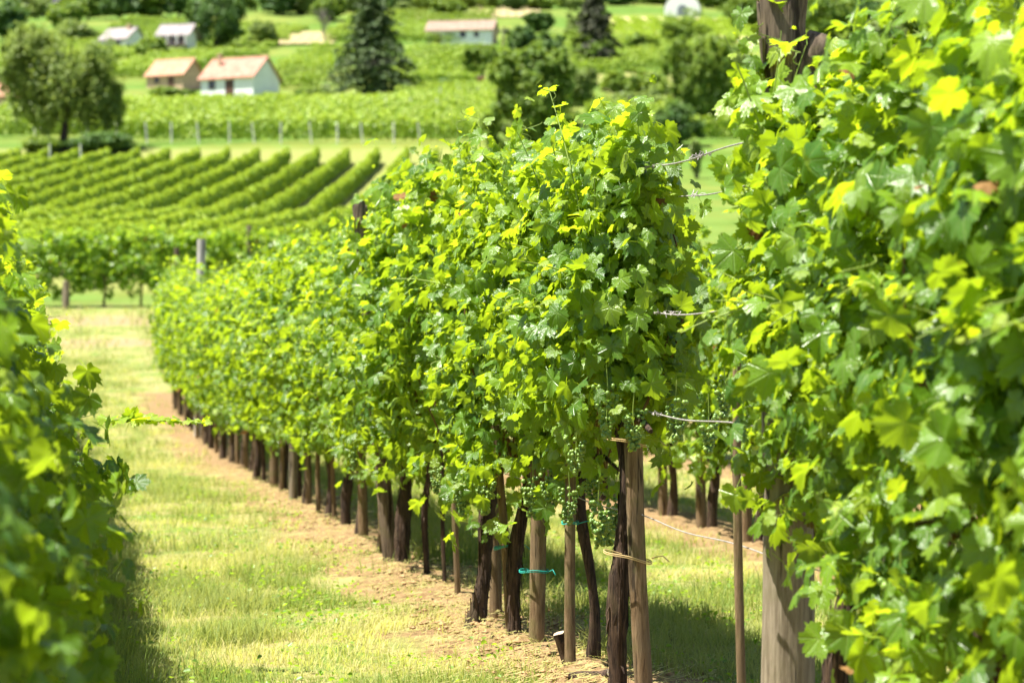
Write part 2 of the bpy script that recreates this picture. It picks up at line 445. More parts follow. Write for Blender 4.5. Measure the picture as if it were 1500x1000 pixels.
def vine_mesh(seed, L, h0, h1, wid, n, hi, leaf, mats, shoots=6, end=0, low_hang=.25, low=0.0, crest=False):
    """Foliage of one grapevine: y runs along the row, x across it, z up."""
    rng = np.random.default_rng(seed); rs = random.Random(seed)
    mb = MB()
    ncl = int(n / 15)
    t = rng.uniform(0, 1, ncl) ** .92
    yy = rng.uniform(-L / 2, L / 2, ncl)
    prof = np.interp(t, [0, .12, .35, .62, .85, 1.0], [.55, .95 + low, 1.0 + low, .92, .66 - low * .4, .30 - low * .3]) * wid
    zz = h0 + t * (h1 - h0)
    zz = zz + np.where(t < .18, -rng.uniform(0, low_hang, ncl) * (vnoise(yy * 3, yy * 0, seed) > -.2), 0)
    zz = zz + np.where(t > .82, vnoise(yy * 2.6, yy * 0 + 3, seed + 5) * .16, 0)
    prof = prof * (1 + .42 * vnoise(yy * 2.3 + 7, zz * 2.3, seed + 1) + .15 * vnoise(yy * 6, zz * 6, seed + 2))
    side = np.where(rng.uniform(0, 1, ncl) < .5, -1.0, 1.0)
    dep = rng.uniform(0, 1, ncl) ** .45
    xx = side * prof * dep
    if end:                                           # close the free end of a row with leaves facing along it
        m = rng.uniform(0, 1, ncl) < .28
        yy = np.where(m, end * (L / 2 + .10 * rng.uniform(-1, 1, ncl)), yy)
        xx = np.where(m, prof * rng.uniform(-1, 1, ncl), xx)
    out = np.stack([xx / np.maximum(prof, .08) * .95, np.zeros(ncl), np.interp(t, [0, .6, 1], [-.12, .18, .9])], -1)
    if end: out[:, 1] = end * np.where(np.abs(yy) > L / 2 - .12, .9, 0)
    ctone = rng.uniform(0, 1, ncl)
    cl = rng.integers(0, ncl, n)
    sc_ = .08
    off = rng.normal(0, 1, (n, 3)) * np.array([sc_ * .8, sc_ * 1.15, sc_ * 1.15])
    P = np.stack([xx, yy, zz], -1)[cl] + off
    nr = norm(out[cl]) * .62 + np.array([-.05, 0, .48]) + rng.normal(0, .62, (n, 3))
    md = norm(out[cl]) * .42 + np.array([0, 0, -.62]) + rng.normal(0, .5, (n, 3))
    size = leaf * rng.uniform(.45, 1.3, n)
    tone = np.clip(.55 * ctone[cl] + .45 * rng.uniform(0, 1, n) + .1 * (P[:, 2] - 1.4), 0, 1)
    yng = np.clip(rng.uniform(-1.2, .32, n) + np.where(P[:, 2] > h1 - .25, .28, 0), 0, 1)
    small = rng.uniform(0, 1, n) < .14
    size = np.where(small, size * .55, size); yng = np.where(small, np.clip(yng + .3, 0, 1), yng)
    if crest:                                         # a shoot climbing the thick post beside this vine
        e = 38
        P2 = np.stack([rng.uniform(-.19, -.03, e), rng.uniform(.3, .5, e), 1.72 + .60 * rng.uniform(0, 1, e) ** 1.1], -1)
        P2[:, 0] *= np.interp(P2[:, 2], [1.7, 2.32], [1.1, .75])
        P = np.concatenate([P, P2]); nr = np.concatenate([nr, np.array([-.7, -.5, .3]) + rng.normal(0, .5, (e, 3))])
        md = np.concatenate([md, np.array([-.3, -.2, -.7]) + rng.normal(0, .4, (e, 3))]); size = np.concatenate([size, leaf * rng.uniform(.5, 1.15, e)])
        tone = np.concatenate([tone, rng.uniform(.3, 1, e)]); yng = np.concatenate([yng, np.clip(rng.uniform(-.6, .5, e), 0, 1)]); n += e
    dead = rng.uniform(0, 1, n) < .004
    add_leaves(mb, P[~dead], nr[~dead], md[~dead], size[~dead], tone[~dead], yng[~dead], T_HI if hi else T_LO, rng)
    add_leaves(mb, P[dead], nr[dead], md[dead], size[dead] * .75, tone[dead], yng[dead] * 0, T_HI if hi else T_LO, rng, 2)
    # upright and arching young shoots with smaller, yellower leaves and tendrils
    for k in range(shoots):
        y0 = rs.uniform(-L / 2, L / 2) * .95
        top = rs.random() < .58
        if top:
            p = Vector((rs.uniform(-.16, .16), y0, h1 - .3)); d = Vector((rs.uniform(-.25, .25), rs.uniform(-.3, .3), 1)).normalized(); ln = rs.uniform(.32, .74)
        else:
            z0 = rs.uniform(h0 + .2, h1 - .4); sd = rs.choice((-1, 1))
            p = Vector((sd * wid * .7, y0, z0)); d = Vector((sd, rs.uniform(-.6, .6), rs.uniform(-.1, .7))).normalized(); ln = rs.uniform(.2, .36)
        bend = Vector((rs.uniform(-.5, .5), rs.uniform(-.5, .5), -.25 if top else -.9))
        pts = []; m = 9
        for i in range(m):
            pts.append(p.copy()); d = (d + bend * .07).normalized(); p = p + d * (ln / m)
        mb.tube(pts, [.0042 * (1 - .75 * i / m) for i in range(m)], 5, 1, r=.5, y=.6)
        for i in range(1, m):
            f = i / (m - 1)
            q = np.array(pts[i])[None]; az = i * 2.4 + k
            o = np.array([[math.cos(az), math.sin(az), .25]])
            add_leaves(mb, q + o * .035, o * .4 + np.array([[0, 0, .7]]) + rng.normal(0, .25, (1, 3)), o + np.array([[0, 0, -.15]]),
                       np.array([leaf * (1.0 - .82 * f)]), np.array([.8]), np.array([min(1, .15 + .85 * f)]), T_HI if hi else T_LO, rng)
        if hi and rs.random() < .8:                   # curling tendril
            c = pts[-2]; tp = []; a0 = rs.uniform(0, 6)
            for i in range(22):
                a = i * .33 + a0; rr = .05 * (i / 22) ** .7 if i < 10 else .05 * (1 - (i - 10) / 15)
                tp.append((c.x + rr * math.cos(a) + .004 * i * math.cos(a0), c.y + rr * math.sin(a) * .4 + .004 * i * math.sin(a0), c.z + .01 + .0035 * i))
            mb.tube(tp, [.0016] * 22, 4, 1, y=.8)
    return mb.mesh('foliage', mats)

def trunk_mesh(seed, h, r, L=1.1, h1=2.1, lean=(0, 0), hero=False, canes=9):
    rs = random.Random(seed); mb = MB()
    n = 24 if hero else 9
    pts = []; rad = []
    ph = rs.uniform(0, 6)
    for i in range(n + 1):
        f = i / n
        wob = .034 if hero else .055
        pts.append((lean[0] * (f - 1) + wob * math.sin(ph + 5 * f) * f, lean[1] * (f - 1) + wob * math.cos(ph * 2 + 4 * f) * f, -0.05 + f * (h + .05)))
        rad.append(r * (1.35 - .75 * min(1, f * 6) * .5 + .13 * math.sin(ph + 9 * f) - .25 * f))
    mb.tube(pts, rad, 16 if hero else 9, 0, .2 if hero else .16, seed)
    if hero:                                          # shreds of peeling bark
        for k in range(70):
            f = rs.uniform(.08, .95); i = int(f * n); c = Vector(pts[i]); a = rs.uniform(0, 2 * PI); ln = rs.uniform(.05, .16); q = rad[i] * 1.03
            d = Vector((math.cos(a), math.sin(a), 0)); t = Vector((-math.sin(a), math.cos(a), 0)) * rs.uniform(.003, .007)
            o = rs.uniform(.002, .018); lo = c + d * q - Vector((0, 0, ln * .2)); hi_ = lo + Vector((0, 0, ln)); tip = lo + d * o - Vector((0, 0, ln * .5))
            mb.poly([tuple(v) for v in (lo - t, lo + t, hi_ + t * .6, hi_ - t * .6, tip + t * .3, tip - t * .3)], [(0, 1, 2, 3), (5, 4, 1, 0)])
    head = Vector(pts[-1])
    for sgn in (-1, 1):
        ap = [head + Vector((0, sgn * L * .5 * f, .05 * math.sin(f * 3))) for f in (0, .3, .6, 1)]
        mb.tube(ap, [r * .6, r * .45, r * .35, r * .22], 7, 0, .15, seed + sgn)
    for k in range(canes):
        y0 = rs.uniform(-L / 2, L / 2); p = Vector((0, y0, h)); q = []
        dx, dy = rs.uniform(-.22, .22), rs.uniform(-.2, .2)
        for i in range(7):
            f = i / 6
            q.append((dx * math.sin(f * 2.2), y0 + dy * f, h + f * (h1 - h - .1)))
        mb.tube(q, [.006 - .003 * i / 6 for i in range(7)], 5, 1)
    return mb.mesh('trunk', [M['bark'], M['cane']])

# shared meshes of the vines
M['dead_leaf'] = leaf_mat('withered_leaf', (.16, .07, .025), (.30, .17, .06), (.3, .2, .05), (.40, .20, .05), .35, False, .2, .7)
VM = [M['vine'], M['stem'], M['dead_leaf']]; VF = [M['vine_far'], M['stem'], M['dead_leaf']]
FOL_HI = [vine_mesh(100 + i, 1.25, .76, 1.84, .22, 2600, True, .051, VM, 12) for i in range(5)]
FOL_MID = [vine_mesh(140 + i, 1.2, .72, 1.84, .22, 2000, False, .053, VM, 7) for i in range(5)]
FOL_LO = [vine_mesh(170 + i, 1.25, .42, 1.9, .30, 1000, False, .08, VF, 3) for i in range(3)]
TRK = [trunk_mesh(200 + i, .85, .036, h1=1.8) for i in range(4)]
TRK_LOW = [trunk_mesh(210 + i, .7, .036, h1=1.4) for i in range(3)]

def grape_mesh(seed):
    rs = random.Random(seed); mb = MB()
    a = .5257; b = .8507
    IV = np.array([(-a, 0, b), (a, 0, b), (-a, 0, -b), (a, 0, -b), (0, b, a), (0, b, -a), (0, -b, a), (0, -b, -a), (b, a, 0), (-b, a, 0), (b, -a, 0), (-b, -a, 0)])
    IF = [(0, 4, 1), (0, 9, 4), (9, 5, 4), (4, 5, 8), (4, 8, 1), (8, 10, 1), (8, 3, 10), (5, 3, 8), (5, 2, 3), (2, 7, 3), (7, 10, 3), (7, 6, 10), (7, 11, 6), (11, 0, 6), (0, 1, 6), (6, 1, 10), (9, 0, 11), (9, 11, 2), (9, 2, 5), (7, 2, 11)]
    V = [tuple(v) for v in IV]; cache = {}; F2 = []
    def midp(i, j):
        k = (min(i, j), max(i, j))
        if k not in cache:
            v = np.array(V[i]) + np.array(V[j]); V.append(tuple(v / np.linalg.norm(v))); cache[k] = len(V) - 1
        return cache[k]
    for (i, j, k) in IF:
        x, y, z = midp(i, j), midp(j, k), midp(k, i)
        F2 += [(i, x, z), (j, y, x), (k, z, y), (x, y, z)]
    V = np.array(V); F2 = np.array(F2, np.int64)
    for k in range(78):
        f = rs.random() ** .8; z = -f * .14
        R = .038 * (1 - f) ** .6 + .006
        th = rs.uniform(0, 2 * PI); q = R * rs.uniform(.6, 1)
        g = rs.uniform(.0066, .0086)
        mb.add(V * g + np.array([q * math.cos(th), q * math.sin(th), z + rs.uniform(-.006, .006)]), F2, 0, r=rs.random())
    mb.tube([(0, 0, .06), (.004, .002, .0), (0, 0, -.1)], [.002, .002, .001], 5, 1)
    return mb.mesh('grape_bunch', [M['grape'], M['stem']])
def grape_material():
    m, nt, out = mat('green_grape')
    t = N(nt, 'ShaderNodeAttribute', attribute_name='tone').outputs['Fac']
    c = mixc(nt, t, (.075, .15, .022), (.19, .29, .045))
    p = principled(nt, out, c, .38, None, .5)
    p.inputs['Subsurface Weight'].default_value = .35
    p.inputs['Subsurface Radius'].default_value = (.01, .012, .004)
    return m
M['grape'] = grape_material()
GRAPES = [grape_mesh(300 + i) for i in range(3)]

_vi = [0]
def vine(D, lat, label, group, fol, trk, u=0.0, grapes=(), flip=None, zs=1.0, rz=ROT, loc=None, xs=1.0, shift=0.0):
    i = _vi[0]; _vi[0] += 1
    rs = random.Random(1000 + i)
    p = loc if loc is not None else row_D(D, lat, u)
    root = empty('grapevine', p, rz)
    tag(root, label, 'grapevine', group)
    f = link('foliage', fol, root); f.location.y = shift
    if flip is None: flip = rs.random() < .5
    f.rotation_euler = (0, 0, PI if flip else 0)
    f.scale = (xs * rs.uniform(.92, 1.1), rs.uniform(.97, 1.08), zs * rs.uniform(.96, 1.05))
    t = link('trunk', trk, root)
    for k, g in enumerate(grapes):
        gb = link('grape_bunch', GRAPES[(k + i) % 3], root, g, rs.uniform(0, 6)); s = rs.uniform(.85, 1.2); gb.scale = (s, s, s * rs.uniform(.95, 1.2))
    return root

# ------------------------------------------------------------------ terrain
def build_ground():
    Ds = np.concatenate([np.arange(-40, 7.5, 2.5), np.arange(7.5, 14, .045), np.arange(14, 24, .1), np.arange(24, 50, .4), np.arange(50, 200, 2), np.arange(200, 600, 10), np.arange(600, 1250, 50)])
    cs = np.concatenate([np.linspace(-2.2, -.27, 26)[:-1], np.linspace(-.27, .27, 230), np.linspace(.27, 2.2, 26)[1:]])
    DD, CC = np.meshgrid(Ds, cs, indexing='ij')
    XX = CC * (np.maximum(DD, 0) + 8)
    ZZ = zt(DD)
    uu = XX + SL * DD
    fr = np.mod((uu - UL) / SP, 1.0); d = np.minimum(fr, 1 - fr) * SP
    dirt = np.clip(1 - d / .6, 0, 1)
    nf = np.clip((40 - DD) / 15, 0, 1)
    ZZ = ZZ + nf * (dirt * (.025 * vnoise(XX * 9, DD * 9, 3) + .016 * vnoise(XX * 22, DD * 22, 4) + .05 * dirt) + .02 * vnoise(XX * 2.2, DD * 2.2, 5) + .006 * vnoise(XX * 17, DD * 17, 6))
    ZZ = ZZ + np.clip((DD - 205) / 60, 0, 1) * 1.2 * vnoise(XX * .03, DD * .03, 8)
    n, m = DD.shape
    V = np.stack([XX, DD, ZZ], -1).reshape(-1, 3)
    i = np.arange((n - 1) * (m - 1)); a = (i // (m - 1)) * m + i % (m - 1)
    Fq = np.stack([a, a + 1, a + m + 1, a + m], -1)
    mb = MB(); mb.add(V, Fq)
    o = mb.obj('ground', M['ground']); tag(o, 'dry grassy vineyard ground rising into a green hillside', 'ground', None, 'structure')
build_ground()

def patch(name, px0, px1, D0, D1, m, lab, lift=.35):
    mb = MB(); nx, ny = 16, 14
    V = []
    for j in range(ny + 1):
        D = D0 + (D1 - D0) * j / ny
        for i in range(nx + 1):
            Dm = (D0 + D1) / 2
            x = (px0 + (px1 - px0) * i / nx - 750) * Dm / F + (.6 * math.sin(j * 1.7) if i in (0, nx) else 0)
            z = float(zt(D)) + max(0, min(1, (D - 205) / 60)) * 1.2 * float(vnoise(x * .03, D * .03, 8)) + lift
            V.append((x, D, z))
    Fq = [(j * (nx + 1) + i, j * (nx + 1) + i + 1, (j + 1) * (nx + 1) + i + 1, (j + 1) * (nx + 1) + i) for j in range(ny) for i in range(nx)]
    mb.add(V, Fq); o = mb.obj(name, m); tag(o, lab, 'field', None, 'structure')
patch('dry_field', 378, 500, 412, 462, M['dry'], 'bare tan field on the hillside beside the dark conifer')
patch('stubble_field', 880, 1010, 262, 345, M['stubble'], 'dry stubbly field below the far vineyard')
patch('dirt_path', 690, 752, 292, 306, M['dry'], 'sandy path by the utility pole')

# ------------------------------------------------------------------ grass
def build_grass():
    rng = np.random.default_rng(5); mb = MB()
    def blades(n, D0, D1, u0, u1, h, w, pw=1.0):
        D = D0 + (D1 - D0) * rng.uniform(0, 1, n) ** pw
        u = rng.uniform(u0, u1, n); x = u - SL * D
        fr = np.mod((u - UL) / SP, 1.0); d = np.minimum(fr, 1 - fr) * SP
        dn = d + .55 * vnoise(x * 2.3, D * 2.3, 9)
        keep = rng.uniform(0, 1, n) < np.clip((dn - .30) / .3, .06, 1)
        dry = np.clip(.58 + .75 * vnoise(x * 1.1, D * 1.1, 11) + .55 * vnoise(x * 4, D * 4, 12) + rng.uniform(-.35, .35, n), 0, 1)
        lush = (np.abs(u - UL - .45) < .32) | (np.abs(u - UM - .65) < .5)
        dry = np.where(lush, dry * .45, dry)
        tuft = (vnoise(x * 1.7, D * 1.7, 17) > .42) & (vnoise(x * 6, D * 6, 18) > -.3)
        dry = np.where(tuft, dry * .3, dry)
        # worn wheel track beside each row
        keep &= rng.uniform(0, 1, n) < np.clip(1.05 - .4 * (dry > .7), 0, 1)
        hh = h * rng.uniform(.35, 1.25, n) * np.where(lush, 1.7, 1) * (1 + .45 * vnoise(x * 3, D * 3, 13))
        hh = hh * np.where(tuft, 1.6, .9)
        x, D, hh, dry = x[keep], D[keep], hh[keep], dry[keep]; m = len(x)
        z = zt(D); az = rng.uniform(0, 2 * PI, m); lean = rng.uniform(.15, 1.15, m)
        dx, dy = np.cos(az), np.sin(az); sx, sy = -dy, dx
        ww = w * rng.uniform(.5, 1.3, m)
        def pt(f, side):
            l = lean * f * f
            return np.stack([x + dx * hh * l + sx * ww * side, D + dy * hh * l + sy * ww * side, z - .01 + hh * (f - .25 * l * f)], -1)
        V = np.stack([pt(0, -1), pt(0, 1), pt(.55, .75), pt(.55, -.75), pt(1, 0)], 1).reshape(-1, 3)
        b = (np.arange(m) * 5)[:, None]
        st = mb.n
        mb.V.append(V); mb.R.append(np.repeat(rng.uniform(0, 1, m), 5)); mb.Y.append(np.repeat(dry, 5)); mb.UV.append(np.zeros((m * 5, 2)))
        mb.F.append((b + np.array([[0, 1, 2, 3]]) + st, 0, True)); mb.F.append((b + np.array([[3, 2, 4]]) + st, 0, True)); mb.n += m * 5
    blades(85000, 8.6, 15, UL - .2, UM + .2, .075, .0022)
    blades(45000, 15, 26, UL - .1, UM + .2, .08, .0034)
    blades(26000, 26, 48, UL - .1, UM + .2, .10, .006)
    blades(70000, 8.2, 18, UM - .1, UM + SP + .6, .085, .0026)
    blades(24000, 18, 34, UM + .2, UM + 2 * SP, .10, .005)
    blades(14000, 48, 64, -6.5, 14.5, .16, .012)
    o = mb.obj('grass', M['grass']); tag(o, 'short half dry grass between the vine rows', 'grass', None, 'stuff')
    # dry straw and clods lying on the bare soil
    mb = MB(); n = 9000
    D = 8.6 + 16 * rng.uniform(0, 1, n) ** 1.4; u = UM + rng.normal(0, .42, n); x = u - SL * D; z = zt(D) + .03
    z = z + .03 * np.clip(1 - np.abs(u - UM) / .6, 0, 1)
    az = rng.uniform(0, PI, n); ln = rng.uniform(.008, .035, n); w = .0016
    dx, dy = np.cos(az) * ln, np.sin(az) * ln; sx, sy = -np.sin(az) * w, np.cos(az) * w
    V = np.stack([np.stack([x - dx - sx, D - dy - sy, z], -1), np.stack([x + dx - sx, D + dy - sy, z + .006], -1), np.stack([x + dx + sx, D + dy + sy, z + .007], -1), np.stack([x - dx + sx, D - dy + sy, z + .001], -1)], 1).reshape(-1, 3)
    b = (np.arange(n) * 4)[:, None]
    mb.add(V, b + np.array([[0, 1, 2, 3]]), 0, r=np.repeat(rng.uniform(0, 1, n), 4), y=np.repeat(np.clip(rng.uniform(.6, 1.2, n), 0, 1), 4))
    o = mb.obj('dry_straw', M['grass']); tag(o, 'bits of dry straw on the bare soil under the vines', 'straw', None, 'stuff')
    # clods and pebbles of the tilled soil
    mb = MB(); rc = random.Random(8)
    O = np.array([(1, 0, 0), (-1, 0, 0), (0, 1, 0), (0, -1, 0), (0, 0, 1), (0, 0, -1)], float)
    OF = np.array([(0, 2, 4), (2, 1, 4), (1, 3, 4), (3, 0, 4), (2, 0, 5), (1, 2, 5), (3, 1, 5), (0, 3, 5)])
    for k in range(1500):
        Dk = 8.6 + 12 * rc.random() ** 1.5; uk = UM + rc.gauss(-.02, .24); g = rc.uniform(.004, .017) * (1.5 if rc.random() < .1 else 1)
        c = np.array([uk - SL * Dk, Dk, float(zt(Dk)) + .045 * max(0, 1 - abs(uk - UM) / .6) + g * .2])
        mb.add(O * g * np.array([[rc.uniform(.6, 1.4) for _ in range(3)] for _ in range(6)]) * np.array([1.2, 1.2, .7]) + c, OF, 0, smooth=False)
    o = mb.obj('soil_clods', plain('soil_clod', (.34, .22, .11), .95, .1, 0, .4, 30)); tag(o, 'small clods of dry earth under the middle row', 'soil', None, 'stuff')
    # low broad-leaved weeds
    mb = MB(); n = 5200
    cx = rng.uniform(0, 1, 420); Dc = 8.4 + 14 * rng.uniform(0, 1, 420) ** 1.3
    uc = np.where(cx < .55, UM + .25 + rng.uniform(0, 1.5, 420), UL + .3 + rng.uniform(0, 2.0, 420))
    k = rng.integers(0, 420, n)
    P = np.stack([uc[k] - SL * Dc[k] + rng.normal(0, .05, n), Dc[k] + rng.normal(0, .05, n), zt(Dc[k]) + .015 + rng.uniform(0, .07, n)], -1)
    add_leaves(mb, P, np.array([0, 0, 1]) + rng.normal(0, .4, (n, 3)), rng.normal(0, 1, (n, 3)) * np.array([1, 1, .3]), rng.uniform(.008, .022, n), rng.uniform(0, 1, n), np.clip(rng.uniform(-.5, .25, n), 0, 1), T_CARD, rng)
    o = mb.obj('weeds', M['vine_far']); tag(o, 'low broad leaved weeds scattered in the grass', 'weeds', None, 'stuff')
build_grass()

# ------------------------------------------------------------------ the middle row
G_MAIN = 'grapevines of the middle row'
hi_end = vine_mesh(401, 0.92, 1.04, 1.82, .22, 2600, True, .053, VM, 13, end=-1, low_hang=.14)
hi_a = vine_mesh(402, 1.35, .93, 1.82, .22, 2900, True, .052, VM, 12, low_hang=.15)
fore = [vine_mesh(410 + i, 1.3, (.66, .66)[i], 1.95, .25, 2900, True, .061, VM, 12, low_hang=.2, low=(0, -.1)[i]) for i in range(2)]
fore_end = vine_mesh(415, 0.9, .90, 1.92, .12, 2200, True, .055, VM, 7, crest=True, end=0, low_hang=.18)
hero_trunk = trunk_mesh(501, 1.0, .036, .8, 1.8, hero=True)
hero_b = trunk_mesh(502, .8, .032, 1.2, 1.8, lean=(.03, .0), hero=True)
hero_c = trunk_mesh(503, .75, .037, 1.2, 1.8, lean=(.13, .0), hero=True)
hero_d = trunk_mesh(504, .8, .018, 1.2, 1.8, hero=True, canes=6)

vine(4.55, UM, 'leafy blurred grapevine at the right picture edge, nearest of the middle row', G_MAIN, fore[0], TRK[0], zs=1.03)
vine(5.38, UM, 'bushy foreground grapevine, second from the right picture edge', G_MAIN, fore[1], TRK[1], zs=1.0,
     grapes=[(-.2, .1, .78)])
vine(6.47, UM, 'foreground grapevine wrapped around the tall thick post by the gap', G_MAIN, fore_end, trunk_mesh(507, .8, .034, .8, 1.8, hero=True, canes=7), flip=False, zs=1.02,
     grapes=[(-.02, -.1, .84)])
p_end, s_end = row_at(917, -.02)
vine(p_end.y, UM, 'tall bright grapevine at the end of the row, bunches beside its rough trunk', G_MAIN, hi_end, hero_trunk, u=-.045, flip=False, zs=1.05, shift=.32,
     grapes=[(-.02, -.30, 1.08), (.10, -.42, 1.12), (.19, -.5, 1.08), (-.10, -.22, 1.16), (-.16, .0, .98), (.26, -.45, 1.2), (-.13, .25, .78), (-.05, .1, .74)])
vine(9.75, UM, 'leafy grapevine above the cut stump', G_MAIN, hi_a, trunk_mesh(505, .82, .026, 1.2, 1.8), flip=True, zs=.98, u=.10,
     grapes=[(-.05, -.25, .80), (.02, -.32, .72), (-.16, .05, .80), (-.2, .2, .76), (.05, -.1, .66)])
p, _ = row_at(770); vine(p.y, UM, 'grapevine with dark trunk against a stake tied with teal twine', G_MAIN, FOL_HI[0], hero_b, zs=1.05, u=-.02,
     grapes=[(-.2, -.2, .76), (-.25, .05, .72), (-.15, .3, .78)])
p, _ = row_at(732); vine(p.y, UM, 'grapevine whose trunk leans left beside two stakes', G_MAIN, FOL_HI[1], hero_c, zs=1.09, grapes=[(-.28, .1, .74), (-.22, -.2, .7)])
p, _ = row_at(626); vine(p.y, UM, 'grapevine with a thin wavy trunk right of the thick split post', G_MAIN, vine_mesh(406, 1.25, .70, 2.0, .25, 2000, True, .057, VM, 12), hero_d, zs=1.0)
p, _ = row_at(590); vine(p.y, UM, 'grapevine growing directly around the thick split post', G_MAIN, FOL_HI[3], trunk_mesh(506, .85, .042, 1.2, 1.8, hero=True), zs=1.12, grapes=[(-.3, -.1, .72)])
main_D = [14.9]
while main_D[-1] < 36.2: main_D.append(main_D[-1] + .98)
_r = random.Random(3)
for i, D in enumerate(main_D):
    D2 = D + _r.uniform(-.12, .12)
    near = D < 20
    lab = 'grapevine of the middle row between the thick split post and the grey leaning post' if D < 30.5 else 'small grapevine at the far end of the middle row, beyond the grey leaning post'
    vine(D2, UM, lab, G_MAIN, (FOL_HI if near else FOL_MID)[i % 5], TRK[i % 4], u=_r.uniform(-.04, .04), zs=_r.uniform(.97, 1.09) + .05 * (D < 17))

# ------------------------------------------------------------------ posts and stakes
def post_mesh(h, r, seed, m, lean=(0, 0), seg=10, sq=.35, rough=.06, top='flat', taper=.1, knots=()):
    rs = random.Random(seed); mb = MB(); n = 12; pts = []; rad = []
    for i in range(n + 1):
        f = i / n
        pts.append((lean[0] * f + .006 * math.sin(seed + 4 * f), lean[1] * f + .006 * math.cos(seed + 3 * f), -.1 + (h + .1) * f))
        k = r * (1 + taper * (.5 - f)) * (1 + .03 * math.sin(seed * 2 + 7 * f))
        for kf, kr in knots: k += kr * math.exp(-((f - kf) / .03) ** 2)
        rad.append(k)
    mb.tube(pts, rad, seg, 0, rough, seed, sq=sq, capmat=0)
    V = mb.V[0]; ring = V[-seg:]                                   # split, uneven cut top
    ring[:, 2] += np.array([rs.uniform(-.5, .5) * r * (.9 if top == 'split' else .35) for _ in range(seg)])
    mb.V[-1] = ring.copy()
    return mb, mb.mesh('post', m)
def wood(name, px, u, h, wpx, lab, cat, group, m, dpx=0.0, seed=1, **kw):
    p, s = row_at(px, u)
    lean = (dpx / s, 0)
    mb, me = post_mesh(h, wpx / s / 2 * .88, seed, m, lean=lean, **kw)
    me.name = name
    o = link(name, me, None, p, 0)
    tag(o, lab, cat, group)
    return o, s
def tie(stake, h, r, m, off=(0, 0), drop=.0, seed=0, name='twine_tie', tail=.06):
    rs = random.Random(seed); mb = MB()
    for loop in range(2):
        pts = []
        for i in range(25):
            a = 2 * PI * i / 24
            pts.append((off[0] + r[0] * math.cos(a), off[1] + r[1] * math.sin(a), h + .006 * loop + drop * math.cos(a) + .003 * math.sin(3 * a)))
        mb.tube(pts, .0021, 5, cap=False)
    mb.tube([(off[0] + r[0], off[1] - r[1] * .3, h), (off[0] + r[0] + tail * .6, off[1] - r[1], h + .012), (off[0] + r[0] + tail, off[1] - r[1], h - .01)], .002, 4)
    return mb.obj(name, m, stake)

G_ST = 'wooden stakes along the middle row'
# tall thick end post of the foreground section (weathered dark top, grey foot)
def big_post():
    p, s = row_at(1153)
    root = empty('trellis_post', p); tag(root, 'tall thick weathered post with a knot, rising above the right hand vines', 'post', 'thick trellis posts')
    mb, me = post_mesh(1.22, 78 / s / 2, 31, M['greypost'], seg=18, sq=.1, rough=.03, taper=.06)
    link('lower_shaft', me, root)
    rs = random.Random(9); mb = MB(); pts = []; rad = []
    for i in range(15):
        f = i / 14
        pts.append((-.02 * f + .012 * math.sin(3 * f + 1) + .012 * f, .01 * math.cos(4 * f), 1.19 + f * 1.10))
        rad.append(.056 + .007 * math.sin(8 * f) + .004 * math.sin(23 * f) + (.010 if f > .93 else 0))
    mb.tube(pts, rad, 18, 0, .14, 4)
    V = mb.V[0][-18:]; V[:, 2] += np.array([.012 * math.sin(k * 1.9) for k in range(18)]); mb.V[-1] = V.copy()
    mb.obj('upper_shaft', M['darkpost'], root)
    mb = MB()                                                      # gnarled knot on the right
    for (x, y, z, r1) in ((.078, -.02, 2.13, .042), (.07, -.03, 2.03, .03), (.085, -.01, 2.08, .03)):
        q = []
        mb.tube([(x - .05, y, z - .05), (x - .012, y, z - .025), (x + .006, y - .01, z), (x + .004, y - .01, z + r1), (x - .02, y, z + r1 * 1.6)], [.02, r1, r1 * 1.05, r1 * .75, .008], 10, 0, .18, int(z * 100))
    mb.obj('knot', M['darkpost'], root)
big_post()
o, s = wood('vine_stake', 1088, -.02, 1.26, 15, 'slender tall stake just left of the thick foreground post', 'stake', G_ST, M['stake'], dpx=-8, seed=2)
o, s = wood('vine_stake', 948, .03, 1.03, 33, 'stout leaning stake bound to the rough end trunk with raffia', 'stake', G_ST, M['stake'], dpx=-23, seed=3, top='split', taper=-.05)
tie(o, .55, (.085, .06), M['raffia'], off=(-.07, .0), drop=-.02, seed=1, name='raffia_tie')
tie(o, .96, (.075, .06), M['raffia'], off=(-.075, .0), drop=-.015, seed=2, name='raffia_tie')
o, s = wood('vine_stake', 838, -.02, 1.02, 20, 'straight free standing stake right of the cut stump', 'stake', G_ST, M['stake'], dpx=-5, seed=4)
tie(o, .60, (.033, .033), M['teal'], off=(-.008, 0), seed=3)
o, s = wood('vine_stake', 788, 0, .92, 27, 'broad stake with teal twine left of the cut stump', 'stake', G_ST, M['stake'], dpx=-2, seed=5)
tie(o, .34, (.062, .05), M['teal'], off=(-.018, 0), seed=4, tail=.03)
o, s = wood('vine_stake', 750, -.05, .95, 15, 'thin leaning stake tied with teal twine to its neighbour', 'stake', G_ST, M['stake'], dpx=-24, seed=6)
tie(o, .42, (.05, .04), M['teal'], off=(-.03, 0), drop=.01, seed=5)
wood('vine_stake', 724, .02, .95, 22, 'reddish upright stake behind the thin leaning stake', 'stake', G_ST, M['stake'], dpx=0, seed=7)
wood('vine_stake', 670, -.02, .9, 11, 'thin clean stake standing alone, second right of the thick split post', 'stake', G_ST, M['stake'], dpx=-5, seed=8)
wood('vine_stake', 653, .02, .8, 7, 'rusty thin rod just right of the thin wavy trunk', 'stake', G_ST, M['bark'], dpx=-6, seed=9, rough=.2)
o, s = wood('trellis_post', 577, -.03, 2.12, 27, 'thick split post leaning left with its flat top above the leaves', 'post', 'thick trellis posts', M['darkpost'], dpx=-52, seed=10, seg=14, top='split')
